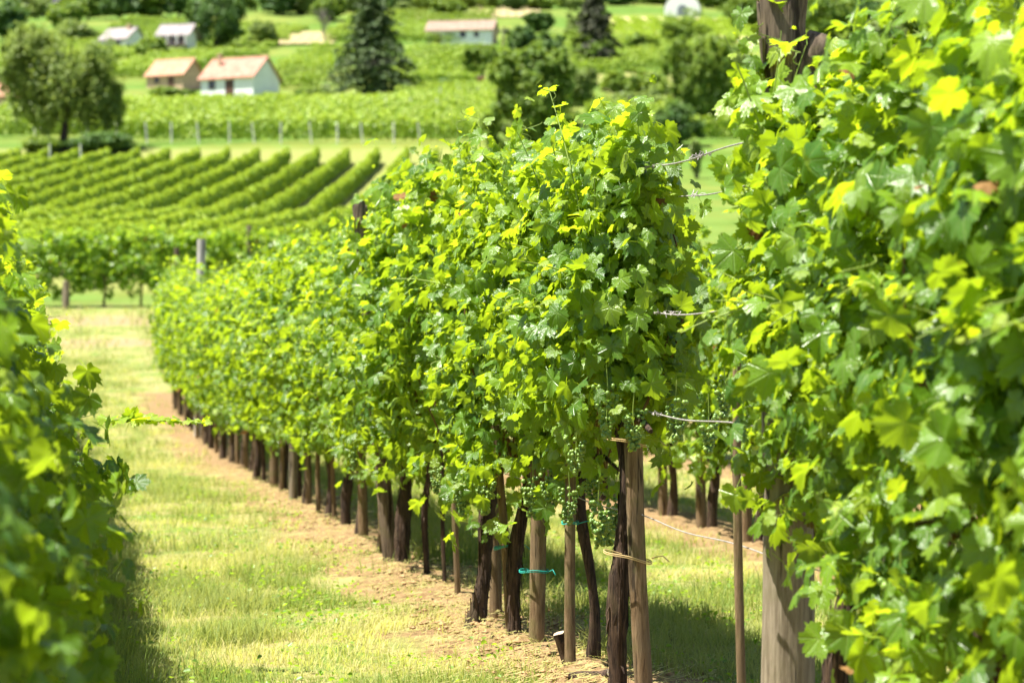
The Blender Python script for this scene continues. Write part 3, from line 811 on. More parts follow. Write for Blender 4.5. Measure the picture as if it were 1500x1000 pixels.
wood('vine_stake', 561, -.04, .9, 12, 'narrow stake just left of the thick split post', 'stake', G_ST, M['stake'], dpx=-10, seed=12)
wood('vine_stake', 531, 0, .9, 18, 'brown stake with a dark trunk behind it, second left of the split post', 'stake', G_ST, M['stake'], dpx=-3, seed=13)
o, s = wood('vine_stake', 489, .03, .85, 8, 'very thin stake in the shade, third left of the split post', 'stake', G_ST, M['stake'], dpx=-2, seed=14)
k = 0
for px, w, m in ((466, 9, 'stake'), (453, 10, 'stake'), (431, 15, 'greypost'), (412, 9, 'stake'), (401, 15, 'stake'), (386, 8, 'bark'), (374, 9, 'stake'), (361, 10, 'stake'), (349, 8, 'stake'),
                 (338, 8, 'stake'), (327, 9, 'stake'), (317, 8, 'stake'), (308, 8, 'stake'), (299, 7, 'stake'), (290, 7, 'stake'), (281, 6, 'stake'), (272, 6, 'stake'), (263, 6, 'stake'), (254, 6, 'stake')):
    k += 1
    lab = 'pale broad stake among thinner brown ones under the middle row' if px == 431 else 'brown wooden stake in the crowded distant part of the middle row'
    wood('vine_stake', px, -.03 + .02 * (k % 3), .8, w, lab, 'stake', G_ST, M[m], dpx=(-3, 1, -1)[k % 3], seed=20 + k, seg=8)
M['palepost'] = wood_mat('pale_post_wood', (.34, .31, .27), (.50, .47, .42), (.40, .37, .32), .7)
wood('trellis_post', 290, 0, 2.55, 15, 'pale grey post leaning right above the far part of the middle row', 'post', 'thick trellis posts', M['palepost'], dpx=6, seed=51)
wood('trellis_post', 259, .05, 2.36, 10, 'short brown post top left of the pale grey leaning post', 'post', 'thick trellis posts', M['darkpost'], dpx=0, seed=52)

# cut stump and loose wood
def stump():
    p, s = row_at(829, -.04); mb = MB()
    mb.tube([(.03, .0, -.05), (.02, 0, .03), (-.005, 0, .09), (-.03, -.01, .165)], [.036, .03, .026, .024], 12, 0, .15, 3, capmat=1)
    o = mb.obj('cut_stump', [M['bark'], M['cutwood']], None, p); tag(o, 'small sawn vine stump with a pale cut top between two stakes', 'stump')
    p, s = row_at(866, -.03); mb = MB()
    mb.tube([(-.085, .02, .04), (-.04, .01, .035), (.01, .0, .03), (.05, -.02, .045), (.07, -.03, .06)], [.018, .026, .03, .027, .02], 10, 0, .22, 5, capmat=1)
    o = mb.obj('dead_branch', [M['bark'], M['cutwood']], None, p); tag(o, 'gnarled dead wood lying on the soil beside the end trunk', 'wood')
stump()

# trellis wires of the middle row
def wire(z, sag, lab, barbs, u=0.0, curl=None, D0=4.0, D1=37.0, rad=.0028):
    rs = random.Random(int(z * 100)); mb = MB(); pts = []
    D = D0
    while D <= D1:
        q = row_D(D, UM, u); pts.append((q.x + .006 * math.sin(D * 3.1), q.y, q.z + z + sag * math.sin(D * .7) + .006 * math.sin(D * 5.3)))
        D += .12 if D < 12 else .8
    mb.tube(pts, rad, 5)
    for b in barbs:
        q = row_D(b, UM, u); c = Vector((q.x, q.y, q.z + z + sag * math.sin(b * .7)))
        for j in range(7):
            d = Vector((rs.uniform(-1, 1), rs.uniform(-.5, .5), rs.uniform(-1, 1))).normalized() * rs.uniform(.007, .019)
            c2 = c + Vector((rs.uniform(-.02, .02), rs.uniform(-.04, .04), 0))
            mb.tube([tuple(c2 - d * .3), tuple(c2 + Vector((.004, 0, .006))), tuple(c2 + d)], .0015, 4)
    o = mb.obj('trellis_wire', M['wire']); tag(o, lab, 'wire', 'trellis wires of the middle row')
wire(1.93, .02, 'topmost wire of the gap, rusty with tangled dry tendrils', [7.75, 7.85, 8.3, 8.45, 8.6])
wire(1.83, .03, 'second wire from the top across the gap', [8.2], u=.10, rad=.0024)
wire(1.42, .015, 'middle wire across the gap, level with the tall post', [8.1, 8.3, 8.45])
wire(1.07, .01, 'wire across the gap level with the top of the stout stake', [8.35], rad=.0026)
wire(.70, .01, 'lowest thin wire across the gap', [], rad=.0022)

# ------------------------------------------------------------------ left row
G_LEFT = 'grapevines of the left row'
left_hi = [vine_mesh(440 + i, 1.2, .40, 1.58, .27, 2700, True, .054, VM, 8, low_hang=.2, low=.35) for i in range(3)]
D = 3.1; i = 0
while D < 37.5:
    if i == 0: lab = 'large blurred grapevine at the left edge, closest to the camera'
    elif i == 1: lab = 'blurred grapevine directly behind the closest one on the left edge'
    elif D < 16: lab = 'dense grapevine in the nearer half of the left row, arching over the grass'
    else: lab = 'small grapevine in the distant half of the left row'
    fol = left_hi[i % 3] if D < 13 else FOL_MID[i % 5]
    vine(D, UL, lab, G_LEFT, fol, TRK_LOW[i % 3] if D < 13 else TRK[i % 4], u=(-.19, -.11, .0, .04)[min(i, 3)] if D < 13 else .05, zs=.94 if D < 5.5 else 1.0)
    D += 1.02; i += 1

# one long shoot reaching over the grass
def long_shoot():
    rs = random.Random(77); rng = np.random.default_rng(77); mb = MB()
    p0 = row_D(9.6, UL, .60); p0.z += 1.0
    pts = []; p = p0.copy(); d = Vector((1, -.25, .05)).normalized()
    for i in range(12):
        pts.append(tuple(p)); p = p + d * .042; d = (d + Vector((0, 0, -.012 + .02 * (i > 7)))).normalized()
    mb.tube(pts, [.005 - .0003 * i for i in range(12)], 5, 1, y=.5)
    for i in [1 + j / 2 for j in range(22)]:
        o = np.array([[math.cos(i * 2.6) * .4, math.sin(i * 2.6), .3]])
        add_leaves(mb, np.array(pts[int(i)])[None] + o * .025, np.array([[0, 0, .9]]) + rng.normal(0, .4, (1, 3)), o, np.array([.07 - .004 * i]), np.array([.8]), np.array([.3 + .05 * i]), T_HI, rng)
    o = mb.obj('vine_shoot', VM); tag(o, 'single leafy shoot stretching from the left row across the grass', 'vine shoot')
long_shoot()

# ------------------------------------------------------------------ rows to the right, seen through the gap
for row, D0, D1 in ((1, 11.2, 30), (2, 15.0, 34)):
    D = D0; i = 0
    while D < D1:
        vine(D, UM + row * SP, 'grapevine in the row behind, seen through the gap' if row == 1 else 'grapevine in the second row behind the gap', 'grapevines of the rows behind', FOL_MID[(i + row) % 5], TRK[(i + 1) % 4], zs=1.04)
        p = row_D(D + .25, UM + row * SP)
        if row == 1:
            me = STK = bpy.data.meshes.get('back_stake') or post_mesh(.95, .036, 60, M['stake'], lean=(-.02, 0))[1]
            me.name = 'back_stake'
            tag(link('vine_stake', me, None, p, i * 1.3), 'stake in the row behind, standing beyond the sunlit grass of the gap', 'stake', 'stakes of the row behind')
        D += 1.05; i += 1

# ------------------------------------------------------------------ cross row beyond the track
i = 0; x = -15.0
while x < -1.5:
    p = Vector((x, 65 + .15 * math.sin(x), float(zt(65))))
    vine(0, 0, 'grapevine in the dark cross row beyond the sandy track', 'grapevines of the cross row', FOL_LO[i % 3], TRK[i % 4], rz=PI / 2, loc=p, zs=1.02)
    x += 1.0; i += 1
for px, h, lab in ((97, .75, 'pale post at the foot of the cross row on the left'), (365, 2.2, 'grey post top poking out of the cross row')):
    mb, me = post_mesh(h, .1 if px < 100 else .075, px, M['greypost'])
    me.name = 'trellis_post'
    tag(link('trellis_post', me, None, at(px, 64.2 if px < 100 else 64.9)), lab, 'post', 'posts of the cross row')

# ------------------------------------------------------------------ vineyard rows on the slope
def row_cloud(seed, pts_fn, length, h, w, per_m, size, z0=.35):
    rng = np.random.default_rng(seed); n = int(length * per_m)
    y = rng.uniform(0, length, n); t = rng.uniform(0, 1, n)
    prof = w * np.interp(t, [0, .15, .7, 1], [.6, 1, .9, .45]) * (1 + .3 * vnoise(y * .8, t * 3, seed) + .15 * vnoise(y * 3, t * 6, seed + 1))
    side = np.where(rng.uniform(0, 1, n) < .5, -1., 1.)
    x = side * prof * rng.uniform(.2, 1, n) ** .5
    top = h * (1 + .10 * vnoise(y * .9, y * 0, seed + 3) + .10 * vnoise(y * 2.7, y * 0 + 4, seed + 4))
    z = z0 + t * (top - z0)
    P = pts_fn(x, y, z)
    nr = np.stack([side * .7, np.zeros(n), np.interp(t, [0, .7, 1], [0, .3, 1.2])], -1)
    return rng, n, P, nr, t, y
def slope_row(seed):
    mb = MB()
    rng, n, P, nr, t, y = row_cloud(seed, lambda x, y, z: np.stack([x, 71 + y, zt(71 + y) + z], -1), 117.5, 1.22, .25, 170, .15, .15)
    nr = nr * 1.3 + np.array([0, 0, .15]) + rng.normal(0, .3, (n, 3))
    add_leaves(mb, P, nr, np.array([0, 0, -.6]) + rng.normal(0, .6, (n, 3)), rng.uniform(.11, .22, n) * np.interp(y, [0, 116], [.8, 1.15]), rng.uniform(0, 1, n), np.clip(rng.uniform(-.6, .35, n) + .25 * (t > .85), 0, 1), T_CARD, rng)
    return mb.mesh('vine_row', M['row'])
SR = [slope_row(600 + i) for i in range(3)]
n_rows = 0
xr = -38.5
while xr < 4:
    o = link('vine_row', SR[n_rows % 3], None, (xr, 0, 0))
    tag(o, 'clipped vine row running up the striped slope below the white posts', 'vine row', 'vine rows of the striped slope')
    o.rotation_euler = (0, 0, 0); n_rows += 1; xr += 2.33
def cross_row_mesh(seed, length, h=1.8, per_m=95, size=.24):
    mb = MB()
    rng, n, P, nr, t, y = row_cloud(seed, lambda x, y, z: np.stack([y, x, z], -1), length, h, .5, per_m, size, .2)
    nr = nr[:, [1, 0, 2]] + np.array([0, 0, .35]) + rng.normal(0, .5, (n, 3))
    add_leaves(mb, P, nr, np.array([0, 0, -.6]) + rng.normal(0, .6, (n, 3)), size * rng.uniform(.6, 1.3, n), rng.uniform(0, 1, n), np.clip(rng.uniform(-.6, .4, n) + .25 * (t > .8), 0, 1), T_CARD, rng)
    return mb.mesh('vine_row', M['row'])
def tz(x, D):
    return float(zt(D)) + max(0, min(1, (D - 205) / 60)) * 1.2 * float(vnoise(x * .03, D * .03, 8))
def block(px0, px1, D0, D1, step, lab, grp, seed, h=1.8, size=.18, per_m=140):
    Dm = (D0 + D1) / 2; x0 = (px0 - 750) * Dm / F; x1 = (px1 - 750) * Dm / F
    ms = [cross_row_mesh(seed + k, x1 - x0, h, per_m, size) for k in range(2)]
    D = D0; k = 0
    while D < D1:
        z0 = tz(x0, D); z1 = tz(x1, D)
        o = link('vine_row', ms[k % 2], None, (x0 + .8 * math.sin(k * 2.3), D, z0 + .1)); o.rotation_euler = (0, -math.atan2(z1 - z0, x1 - x0), 0)
        tag(o, lab, 'vine row', grp); k += 1; D += step
block(150, 722, 199, 204, 6, 'front vine row lined with white posts along the upper terrace', 'vine rows of the upper terrace', 700, 2.0)
block(0, 722, 206, 262, 4.4, 'vine row in the level vineyard behind the white posts', 'vine rows of the upper terrace', 710, 1.8)
block(590, 735, 268, 290, 5, 'vine row between the big conifer and the utility pole', 'vine rows around the houses', 715)
block(420, 500, 312, 395, 6.5, 'vine row on the slope between the white house and the conifer', 'vine rows around the houses', 720)
block(190, 300, 325, 378, 6.5, 'vine row above the brown roofed house', 'vine rows around the houses', 730)
block(590, 700, 318, 392, 6.5, 'vine row on the slope below the long white house', 'vine rows around the houses', 740)
block(870, 1065, 202, 250, 5.5, 'vine row on the terrace right of the dark trees', 'vine rows of the right hillside', 750)
block(885, 1065, 352, 425, 7, 'vine row on the middle slope right of the brown conifer', 'vine rows of the right hillside', 760)
block(130, 420, 382, 470, 7, 'vine row behind the two small upper houses', 'vine rows of the left hillside', 766, h=1.3)
block(20, 160, 345, 420, 7, 'vine row high on the left hillside above the drooping tree', 'vine rows of the left hillside', 765)
block(500, 720, 420, 500, 8, 'vine row on the top slope behind the long white house', 'vine rows around the houses', 767)
block(735, 890, 345, 420, 8, 'vine row on the slope behind the brownish conifer', 'vine rows of the right hillside', 768)
# rows fanning down from the chapel
patch('chapel_field', 878, 1120, 424, 492, field_mat('pale_field', (.34, .32, .13), (.42, .38, .17), (.26, .28, .09), .2), 'pale yellow green field below the white chapel', lift=.2)
patch('tan_field', 560, 790, 490, 545, M['dry'], 'tan strip of bare field above the long white house', lift=.2)
def chapel_rows():
    mb = MB(); L = 56; D0 = 428
    rng, n, P, nr, t, y = row_cloud(770, lambda x, y, z: np.stack([x - y * .10, D0 + y, zt(D0 + y) + z], -1), L, 1.25, .42, 90, .3, .05)
    add_leaves(mb, P, nr + np.array([0, 0, .3]) + rng.normal(0, .5, (n, 3)), np.array([0, 0, -.6]) + rng.normal(0, .6, (n, 3)), .32 * rng.uniform(.6, 1.3, n), rng.uniform(0, 1, n), np.clip(rng.uniform(-.6, .4, n), 0, 1), T_CARD, rng)
    me = mb.mesh('vine_row', M['row'])
    for k in range(15):
        x = 19 + k * 3.5
        tag(link('vine_row', me, None, (x, 0, tz(x, 450) - float(zt(450)))), 'vine row running down the hill below the white chapel', 'vine row', 'vine rows below the chapel')
chapel_rows()

# white posts of the terrace
def white_posts():
    me = None
    for k in range(15):
        px = 52 + 40.2 * k + 3 * math.sin(k * 2)
        if me is None: me = post_mesh(1.9, .065, 70, M['whitepost'], sq=.6)[1]; me.name = 'concrete_post'
        o = link('concrete_post', me, None, at(px, 197.9, -.1)); o.rotation_euler = (math.radians(1.5 * math.sin(k)), math.radians(-3 + 3 * math.sin(k * 3)), 0)
        tag(o, 'white concrete post along the front of the upper terrace vineyard', 'post', 'white posts of the terrace')
    for px, D in ((640, 236), (645, 262), (672, 262), (602, 236), (700, 262), (565, 236)):
        tag(link('concrete_post', me, None, at(px, D, .5)), 'white post standing among the vines right of the big conifer', 'post', 'white posts among the terrace vines')
    for px in (73, 118): tag(link('concrete_post', me, None, at(px, 181, .15)), 'white post at the left end of the striped slope', 'post', 'white posts at the slope end')
white_posts()

# ------------------------------------------------------------------ trees
def crown_cloud(mb, seed, cx, cz, rx, rz, ncl, per, leaf, droop=0.0, lift=0.0, shell=.5, mat_i=0, clr=.15, toff=0.0):
    rng = np.random.default_rng(seed)
    d = norm(rng.normal(0, 1, (ncl, 3)))
    r = rng.uniform(shell ** 3, 1, ncl) ** (1 / 3) * (1 + .22 * vnoise(d[:, 0] * 2 + 5, d[:, 2] * 2 + d[:, 1], seed))
    C = d * r[:, None] * np.array([rx, rx, rz]) + np.array([cx, 0, cz])
    k = rng.integers(0, ncl, ncl * per); n = len(k)
    off = rng.normal(0, 1, (n, 3)) * np.array([rx, rx, rz * .8]) * clr
    off[:, 2] -= droop * np.abs(rng.normal(0, 1, n)) * rz
    P = C[k] + off
    nr = d[k] * .6 + np.array([0, 0, .6]) + rng.normal(0, .5, (n, 3))
    ct = rng.uniform(0, 1, ncl)
    tone = np.clip(.6 * ct[k] + .4 * rng.uniform(0, 1, n) + toff, 0, 1)
    add_leaves(mb, P, nr, np.array([0, 0, -.5 - 2 * droop]) + rng.normal(0, .6, (n, 3)), leaf * rng.uniform(.6, 1.4, n), tone, np.clip(rng.uniform(-.8, .35, n) + .25 * (ct[k] > .8), 0, 1), T_CARD, rng, mat_i)
    return C
def tree(name, px, py, wpx, hpx, m, lab, seed, trunk=.16, core=.38, lw=.22, lr=(.45, .75), lz=(.3, .72), D=None, ncl=42, per=80, droop=0.0, shell=.45, leaf=None, lumps=5, dx=0.0):
    D = D or depth_of(py); s = F / D
    x = (px - 750) / s
    root = empty(name, (x, D, tz(x, D)), 0)
    tag(root, lab, 'tree' if hpx / s > 3.2 else 'bush')
    H = hpx / s; W = wpx / s; rs = random.Random(seed)
    leaf = leaf or max(.16, 2.6 / s)
    mb = MB()
    t0 = H * trunk
    C = crown_cloud(mb, seed, 0, t0 + (H - t0) * .5, W * core, (H - t0) * (.44 if core > .3 else .34), ncl, per, leaf, droop, shell=shell)
    for k in range(lumps):
        a = rs.uniform(0, 2 * PI); q = rs.uniform(*lr)
        sx = W * .5 * q * math.cos(a)
        crown_cloud(mb, seed + 31 * (k + 1), sx, t0 + (H - t0) * rs.uniform(*lz), W * lw * rs.uniform(.8, 1.2), (H - t0) * .24, ncl // 4, per, leaf, droop, shell=shell, toff=rs.uniform(-.25, .25))
    mb.obj('crown', m, root)
    tb = MB(); r0 = max(.12, H * .028)
    bx = rs.uniform(-.06, .06) * H
    tb.tube([(dx * H - bx, 0, -.8), (dx * H - bx * .6, 0, H * .12), (0, 0, t0 + H * .15), (bx * .5, 0, H * .6), (bx, 0, H * .85)], [r0 * 1.5, r0 * 1.1, r0 * .85, r0 * .5, r0 * .15], 9, 0, .12, seed)
    for k in range(7):
        c = C[rs.randrange(len(C))]; z0 = t0 + H * rs.uniform(.02, .35)
        tb.tube([(0, 0, z0), (c[0] * .45, c[1] * .45, z0 * .5 + c[2] * .5 + .05 * H), tuple(c)], [r0 * .5, r0 * .3, r0 * .1], 6, 0, .1, seed + k)
    tb.obj('trunk', M['treebark'], root)
    return root
def conifer(px, py, wpx, hpx, lab, seed, m=None, D=None, fork=False):
    D = D or depth_of(py); s = F / D; x = (px - 750) / s
    root = empty('conifer_tree', (x, D, tz(x, D))); tag(root, lab, 'tree', 'dark conifers on the hillside')
    H = hpx / s; R = wpx / s / 2; rng = np.random.default_rng(seed); rs = random.Random(seed); mb = MB(); tb = MB()
    tb.tube([(0, 0, -.8), (0.05 * R, 0, H * .3), (0, 0, H * .97)], [H * .026, H * .018, .03], 9, 0, .1, seed)
    nb = 170
    for k in range(nb):
        f = (k + rs.random()) / nb
        z = H * (.06 + .93 * f); ln = R * (1 - f) ** .72 * rs.uniform(.62, 1.15) * (.8 + .5 * (f > .06)) * min(1, .75 + f * 2)
        a = k * 2.399 + rs.uniform(-.4, .4); d = np.array([math.cos(a), math.sin(a), 0])
        tip = np.array([0, 0, z]) + d * ln + np.array([0, 0, -ln * .28 + .12 * ln * math.sin(k)])
        tb.tube([(0, 0, z), tuple(d * ln * .5 + np.array([0, 0, z - ln * .06])), tuple(tip)], [.05 * (1 - f) + .02, .03, .01], 4, 0, 0, k)
        n = int(16 + 46 * ln / R); t = rng.uniform(.12, 1.02, n)
        P = np.array([0, 0, z]) + d * (ln * t)[:, None] + np.stack([np.zeros(n), np.zeros(n), -ln * (.02 * t + .26 * t * t)], -1)
        sd = np.array([-d[1], d[0], 0]); P = P + sd * (rng.normal(0, 1, n) * ln * .17 * (1.15 - t * .6))[:, None] + rng.normal(0, .07, (n, 3)) * np.array([1, 1, 1.6])
        add_leaves(mb, P, np.array([0, 0, .8]) + d * .3 + rng.normal(0, .45, (n, 3)), d + np.array([0, 0, -.7]) + rng.normal(0, .35, (n, 3)), rng.uniform(.2, .42, n), np.clip(rng.uniform(0, 1, n) * .7 + .3 * rs.random(), 0, 1), np.clip(rng.uniform(-.7, .4, n), 0, 1), T_CARD, rng)
    mb.obj('crown', m or M['conifer'], root); tb.obj('trunk', M['treebark'], root)

M['willow'] = leaf_mat('grey_green_leaf', (.11, .18, .04), (.27, .35, .075), (.34, .40, .10), (.42, .52, .07), .42, False, .3, .5)
tree('broadleaf_tree', 96, 209, 190, 185, M['willow'], 'large drooping green tree standing left on the terrace edge', 800, .10, D=194.5, ncl=60, per=80, droop=.22, leaf=.17, lumps=24, core=.27, lw=.13, lr=(.45, .95), lz=(.22, .85), dx=.02)
conifer(546, 146, 126, 186, 'tall dark conifer between the white house and the long house', 820)
conifer(872, 99, 74, 124, 'brownish dark conifer right of the utility pole', 821, leaf_mat('brown_conifer_leaf', (.04, .05, .028), (.10, .115, .06), (.12, .11, .05), (.08, .09, .03), .18, False, .25, .55))
tree('broadleaf_tree', 318, 80, 84, 100, M['tree_dark'], 'dense dark rounded tree behind the white house', 830, .05, ncl=60, per=90, leaf=.30)
tree('bush', 383, 72, 44, 42, M['tree_pale'], 'pale yellow green bush between the dark rounded tree and the tan field', 831, .04)
tree('bush', 222, 90, 50, 36, M['tree'], 'green bush between the two small upper houses', 832, .03)
tree('broadleaf_tree', 778, 224, 112, 150, M['tree'], 'big green tree with low branches left of the vine tips, below the pole', 833, .04, D=192, ncl=80, per=80, leaf=.2, lumps=14, core=.28, lw=.15, lr=(.4, .9), lz=(.15, .85))
tree('broadleaf_tree', 825, 175, 86, 95, M['tree_pale'], 'loose pale green tree behind the big green tree below the pole', 834, .12, D=226, ncl=60, per=50)
tree('broadleaf_tree', 706, 112, 54, 66, M['tree'], 'grey green round tree before the end of the long white house', 835, .08)
tree('broadleaf_tree', 765, 92, 50, 56, M['tree_dark'], 'dark green tree just right of the utility pole', 836, .05)
tree('bush', 790, 44, 46, 32, M['tree_dark'], 'low dark bush on the slope left of the brownish conifer', 837, .02)
tree('bush', 658, 30, 50, 34, M['tree'], 'green bush behind the roof of the long white house', 838, .03)
tree('broadleaf_tree', 1022, 200, 110, 150, M['tree'], 'light green broad tree left of the tall thick post', 839, .08, D=208, ncl=80, per=70, lumps=14, core=.28, lw=.15, lr=(.4, .9), lz=(.15, .85))
tree('broadleaf_tree', 1056, 188, 56, 100, M['tree_dark'], 'dark tree behind the light green broad tree', 840, .05, D=228)
tree('bush', 992, 232, 72, 66, M['tree_dark'], 'dark blue green bush at the end of the terrace rows', 841, .02, D=196)
tree('bush', 940, 190, 60, 28, M['tree'], 'low hedge like bush on the right terrace', 842, .02, D=206)
tree('bush', 335, 131, 8, 6, M['tree'], 'tiny shrub at the foot of the white house', 843, .02, D=296)
tree('bush', 398, 133, 40, 15, M['tree'], 'low shrubs at the right corner of the white house', 844, .02, D=293)
tree('bush', 250, 131, 74, 16, M['tree'], 'low shrubs in front of the brown walled house', 845, .02, D=298)
tree('bush', 655, 140, 30, 24, M['tree_dark'], 'small dark bush right of the big conifer foot', 846, .02)
tree('bush', 455, 142, 60, 22, M['tree'], 'green bush left of the big conifer foot', 847, .02)
tree('broadleaf_tree', 845, 62, 40, 44, M['tree_pale'], 'pale small tree touching the brownish conifer', 848, .05)
tree('broadleaf_tree', 810, 132, 60, 58, M['tree'], 'mid green tree hiding the foot of the small shed', 849, .05, D=283)
tree('bush', 150, 216, 120, 30, M['tree_dark'], 'dark low undergrowth in the shade right of the drooping tree', 850, .02, D=193)
tree('bush', 62, 214, 60, 22, M['tree'], 'low undergrowth at the foot of the drooping tree on its left', 851, .02, D=193)
tree('bush', 1019, 250, 20, 62, M['tree_pale'], 'narrow upright yellow green sapling seen through the gap below the wires', 852, .03, D=172, leaf=.16, ncl=26, per=60, lumps=2)
tree('bush', 960, 240, 70, 34, M['tree'], 'rounded bush on the slope just left of the narrow sapling', 853, .02, D=180)
# far trees along the top, each its own thing
far = [(610, 16, 70, 20, 'tree'), (665, 3, 80, 18, 'tree_dark'), (735, 4, 70, 22, 'tree_pale'), (790, 12, 60, 20, 'tree'), (905, 9, 50, 16, 'tree_dark'), (945, 5, 60, 18, 'tree_pale'), (1050, 12, 70, 24, 'tree'), (1085, 8, 60, 30, 'tree_dark'), (40, 34, 90, 50, 'tree_pale'), (155, 22, 90, 44, 'tree_dark'), (205, 20, 80, 40, 'tree'), (245, 16, 80, 36, 'tree_dark'), (350, 20, 90, 44, 'tree'), (455, 12, 100, 40, 'tree_dark'), (520, 18, 80, 40, 'tree_pale'), (560, 12, 80, 34, 'tree'), (110, 66, 60, 40, 'tree_pale'), (965, 8, 60, 22, 'tree'), (1100, 40, 90, 56, 'tree'), (1160, 48, 80, 60, 'tree_dark'), (1290, 80, 80, 44, 'tree_pale'), (15, 60, 70, 60, 'tree_dark'), (95, 48, 60, 46, 'tree'), (130, 34, 60, 46, 'tree'), (178, 36, 60, 50, 'tree_dark'), (222, 34, 70, 46, 'tree'), (262, 34, 48, 50, 'tree_dark'), (292, 30, 40, 40, 'tree_pale'),
       (405, 26, 60, 36, 'tree_dark'), (440, 24, 60, 34, 'tree_pale'), (480, 30, 50, 40, 'tree'), (585, 22, 46, 36, 'tree_dark'), (620, 8, 50, 26, 'tree_pale'), (700, 6, 60, 26, 'tree'), (755, 18, 44, 28, 'tree_dark'), (828, 10, 40, 30, 'tree'),
       (920, 4, 70, 26, 'tree_dark'), (1060, 2, 80, 34, 'tree'), (1215, 60, 90, 70, 'tree'), (1260, 52, 80, 64, 'tree_dark'), (1320, 58, 90, 56, 'tree'), (1380, 62, 80, 70, 'tree_dark'), (1440, 40, 90, 60, 'tree'), (1490, 26, 80, 60, 'tree_dark'), (1355, 22, 90, 40, 'tree_pale'), (1190, 20, 80, 40, 'tree_dark'), (1450, 80, 60, 36, 'tree')]
for k, (px, py, w, h, m) in enumerate(far):
    side = 'left of the big conifer' if px < 540 else ('between the two conifers' if px < 870 else ('beside the chapel' if px < 1100 else 'behind the right hand vines'))
    tone = {'tree': 'mid green', 'tree_dark': 'dark green', 'tree_pale': 'pale yellow green'}[m]
    o = tree('broadleaf_tree', px, py, w, h, M[m], f'{tone} tree on the upper hillside {side}', 860 + k, .04, ncl=60, per=45, leaf=.42, lumps=2)
    o['category'] = 'tree'; o['group'] = 'trees of the upper hillside'
def bare_tree():
    D = depth_of(72); s = F / D; x = (477 - 750) / s
    mb = MB(); rs = random.Random(4); H = 62 / s
    def br(p, d, ln, r, lv):
        q = [p]; dd = d.copy()
        for i in range(3):
            dd = (dd + Vector((rs.uniform(-.2, .2), rs.uniform(-.2, .2), .05))).normalized(); q.append(q[-1] + dd * ln / 3)
        mb.tube([tuple(v) for v in q], [r, r * .85, r * .7, r * .5], 5)
        if lv:
            for k in range(4 if lv > 1 else 5):
                br(q[rs.choice((1, 2, 3))], (dd + Vector((rs.uniform(-1, 1), rs.uniform(-1, 1), rs.uniform(-.1, .6)))).normalized(), ln * rs.uniform(.55, .75), r * .5, lv - 1)
    br(Vector((0, 0, -.5)), Vector((0, 0, 1)), H * .5, .16, 4)
    root = mb.obj('bare_tree', M['deadwood'], None, (x, D, tz(x, D))); tag(root, 'leafless grey tree at the edge of the tan field', 'tree')
bare_tree()
# scattered bushes and saplings over the hillside
_rb = random.Random(21)
for k in range(46):
    px = _rb.choice((_rb.uniform(590, 735), _rb.uniform(745, 1060), _rb.uniform(745, 1060), _rb.uniform(130, 520)))
    py = _rb.uniform(6, 60) if px < 520 else (_rb.uniform(6, 28) if px < 740 else _rb.uniform(8, 165))
    if 870 < px < 1070 and py < 66: continue
    if 370 < px < 505 and 30 < py < 75: continue
    if 140 < px < 300 and py > 25: continue
    mm = _rb.choice(('tree', 'tree', 'tree_pale', 'tree_pale', 'tree_dark'))
    w_ = _rb.uniform(24, 58); h_ = w_ * _rb.uniform(.5, 1.0)
    side = 'left of the big conifer' if px < 540 else ('above the long white house' if px < 742 else 'around the brownish conifer and the terrace right of it')
    tone = {'tree': 'mid green', 'tree_dark': 'dark green', 'tree_pale': 'pale yellow green'}[mm]
    o = tree('bush', px, py, w_, h_, M[mm], f'{tone} bush {side}', 2000 + k, .02, ncl=26, per=60, leaf=.3, lumps=3)
    o['category'] = 'bush'; o['group'] = 'bushes scattered over the hillside'
for k in range(34):
    px = _rb.uniform(745, 1070); py = _rb.uniform(62, 212)
    if 880 < px < 1000 and 92 < py < 150: continue
    mm = _rb.choice(('tree', 'tree_pale', 'tree_pale', 'tree', 'tree_dark')); w_ = _rb.uniform(40, 95); h_ = w_ * _rb.uniform(.35, .7)
    tone = {'tree': 'mid green', 'tree_dark': 'dark green', 'tree_pale': 'pale yellow green'}[mm]
    o = tree('bush', px, py, w_, h_, M[mm], f'{tone} thicket below the brownish conifer and behind the vine tips', 2100 + k, .02, ncl=26, per=60, leaf=.26, lumps=4)
    o['category'] = 'bush'; o['group'] = 'thickets behind the vine tips'
# far wood on the crest
def woodland():
    mb = MB(); rs = random.Random(12)
    for k in range(150):
        D = rs.uniform(560, 760); px = rs.uniform(-250, 1750); s = F / D; x = (px - 750) / s
        H = rs.uniform(7, 12)
        st = len(mb.V)
        crown_cloud(mb, 5000 + k, 0, H * .45, H * .42, H * .48, 22, 22, .8, shell=.5, mat_i=rs.choice((0, 0, 1)))
        off = np.array([x, D, tz(x, D)])
        for i in range(st, len(mb.V)): mb.V[i] = mb.V[i] + off
    o = mb.obj('woodland', [M['tree_dark'], M['tree']]); tag(o, 'wooded crest of the far hill', 'woodland', None, 'stuff')
woodland()
def rock():
    mb = MB(); rs = np.random.default_rng(2); D = 520; s = F / D; x = (48 - 750) / s
    n, m = 10, 14; V = []
    for j in range(n + 1):
        ph = PI / 2 * j / n
        for i in range(m):
            th = 2 * PI * i / m; k = 1 + .28 * rs.uniform(-1, 1)
            V.append((6.5 * k * math.cos(th) * math.cos(ph) , 3 * k * math.sin(th) * math.cos(ph), 8 * k * math.sin(ph) - 1))
    Fq = [(j * m + i, j * m + (i + 1) % m, (j + 1) * m + (i + 1) % m, (j + 1) * m + i) for j in range(n) for i in range(m)]
    mb.add(V, Fq, smooth=False); o = mb.obj('rock_outcrop', M['rock'], None, (x, D, tz(x, D))); tag(o, 'dark grey rock outcrop at the top left of the hill', 'rock')
rock()

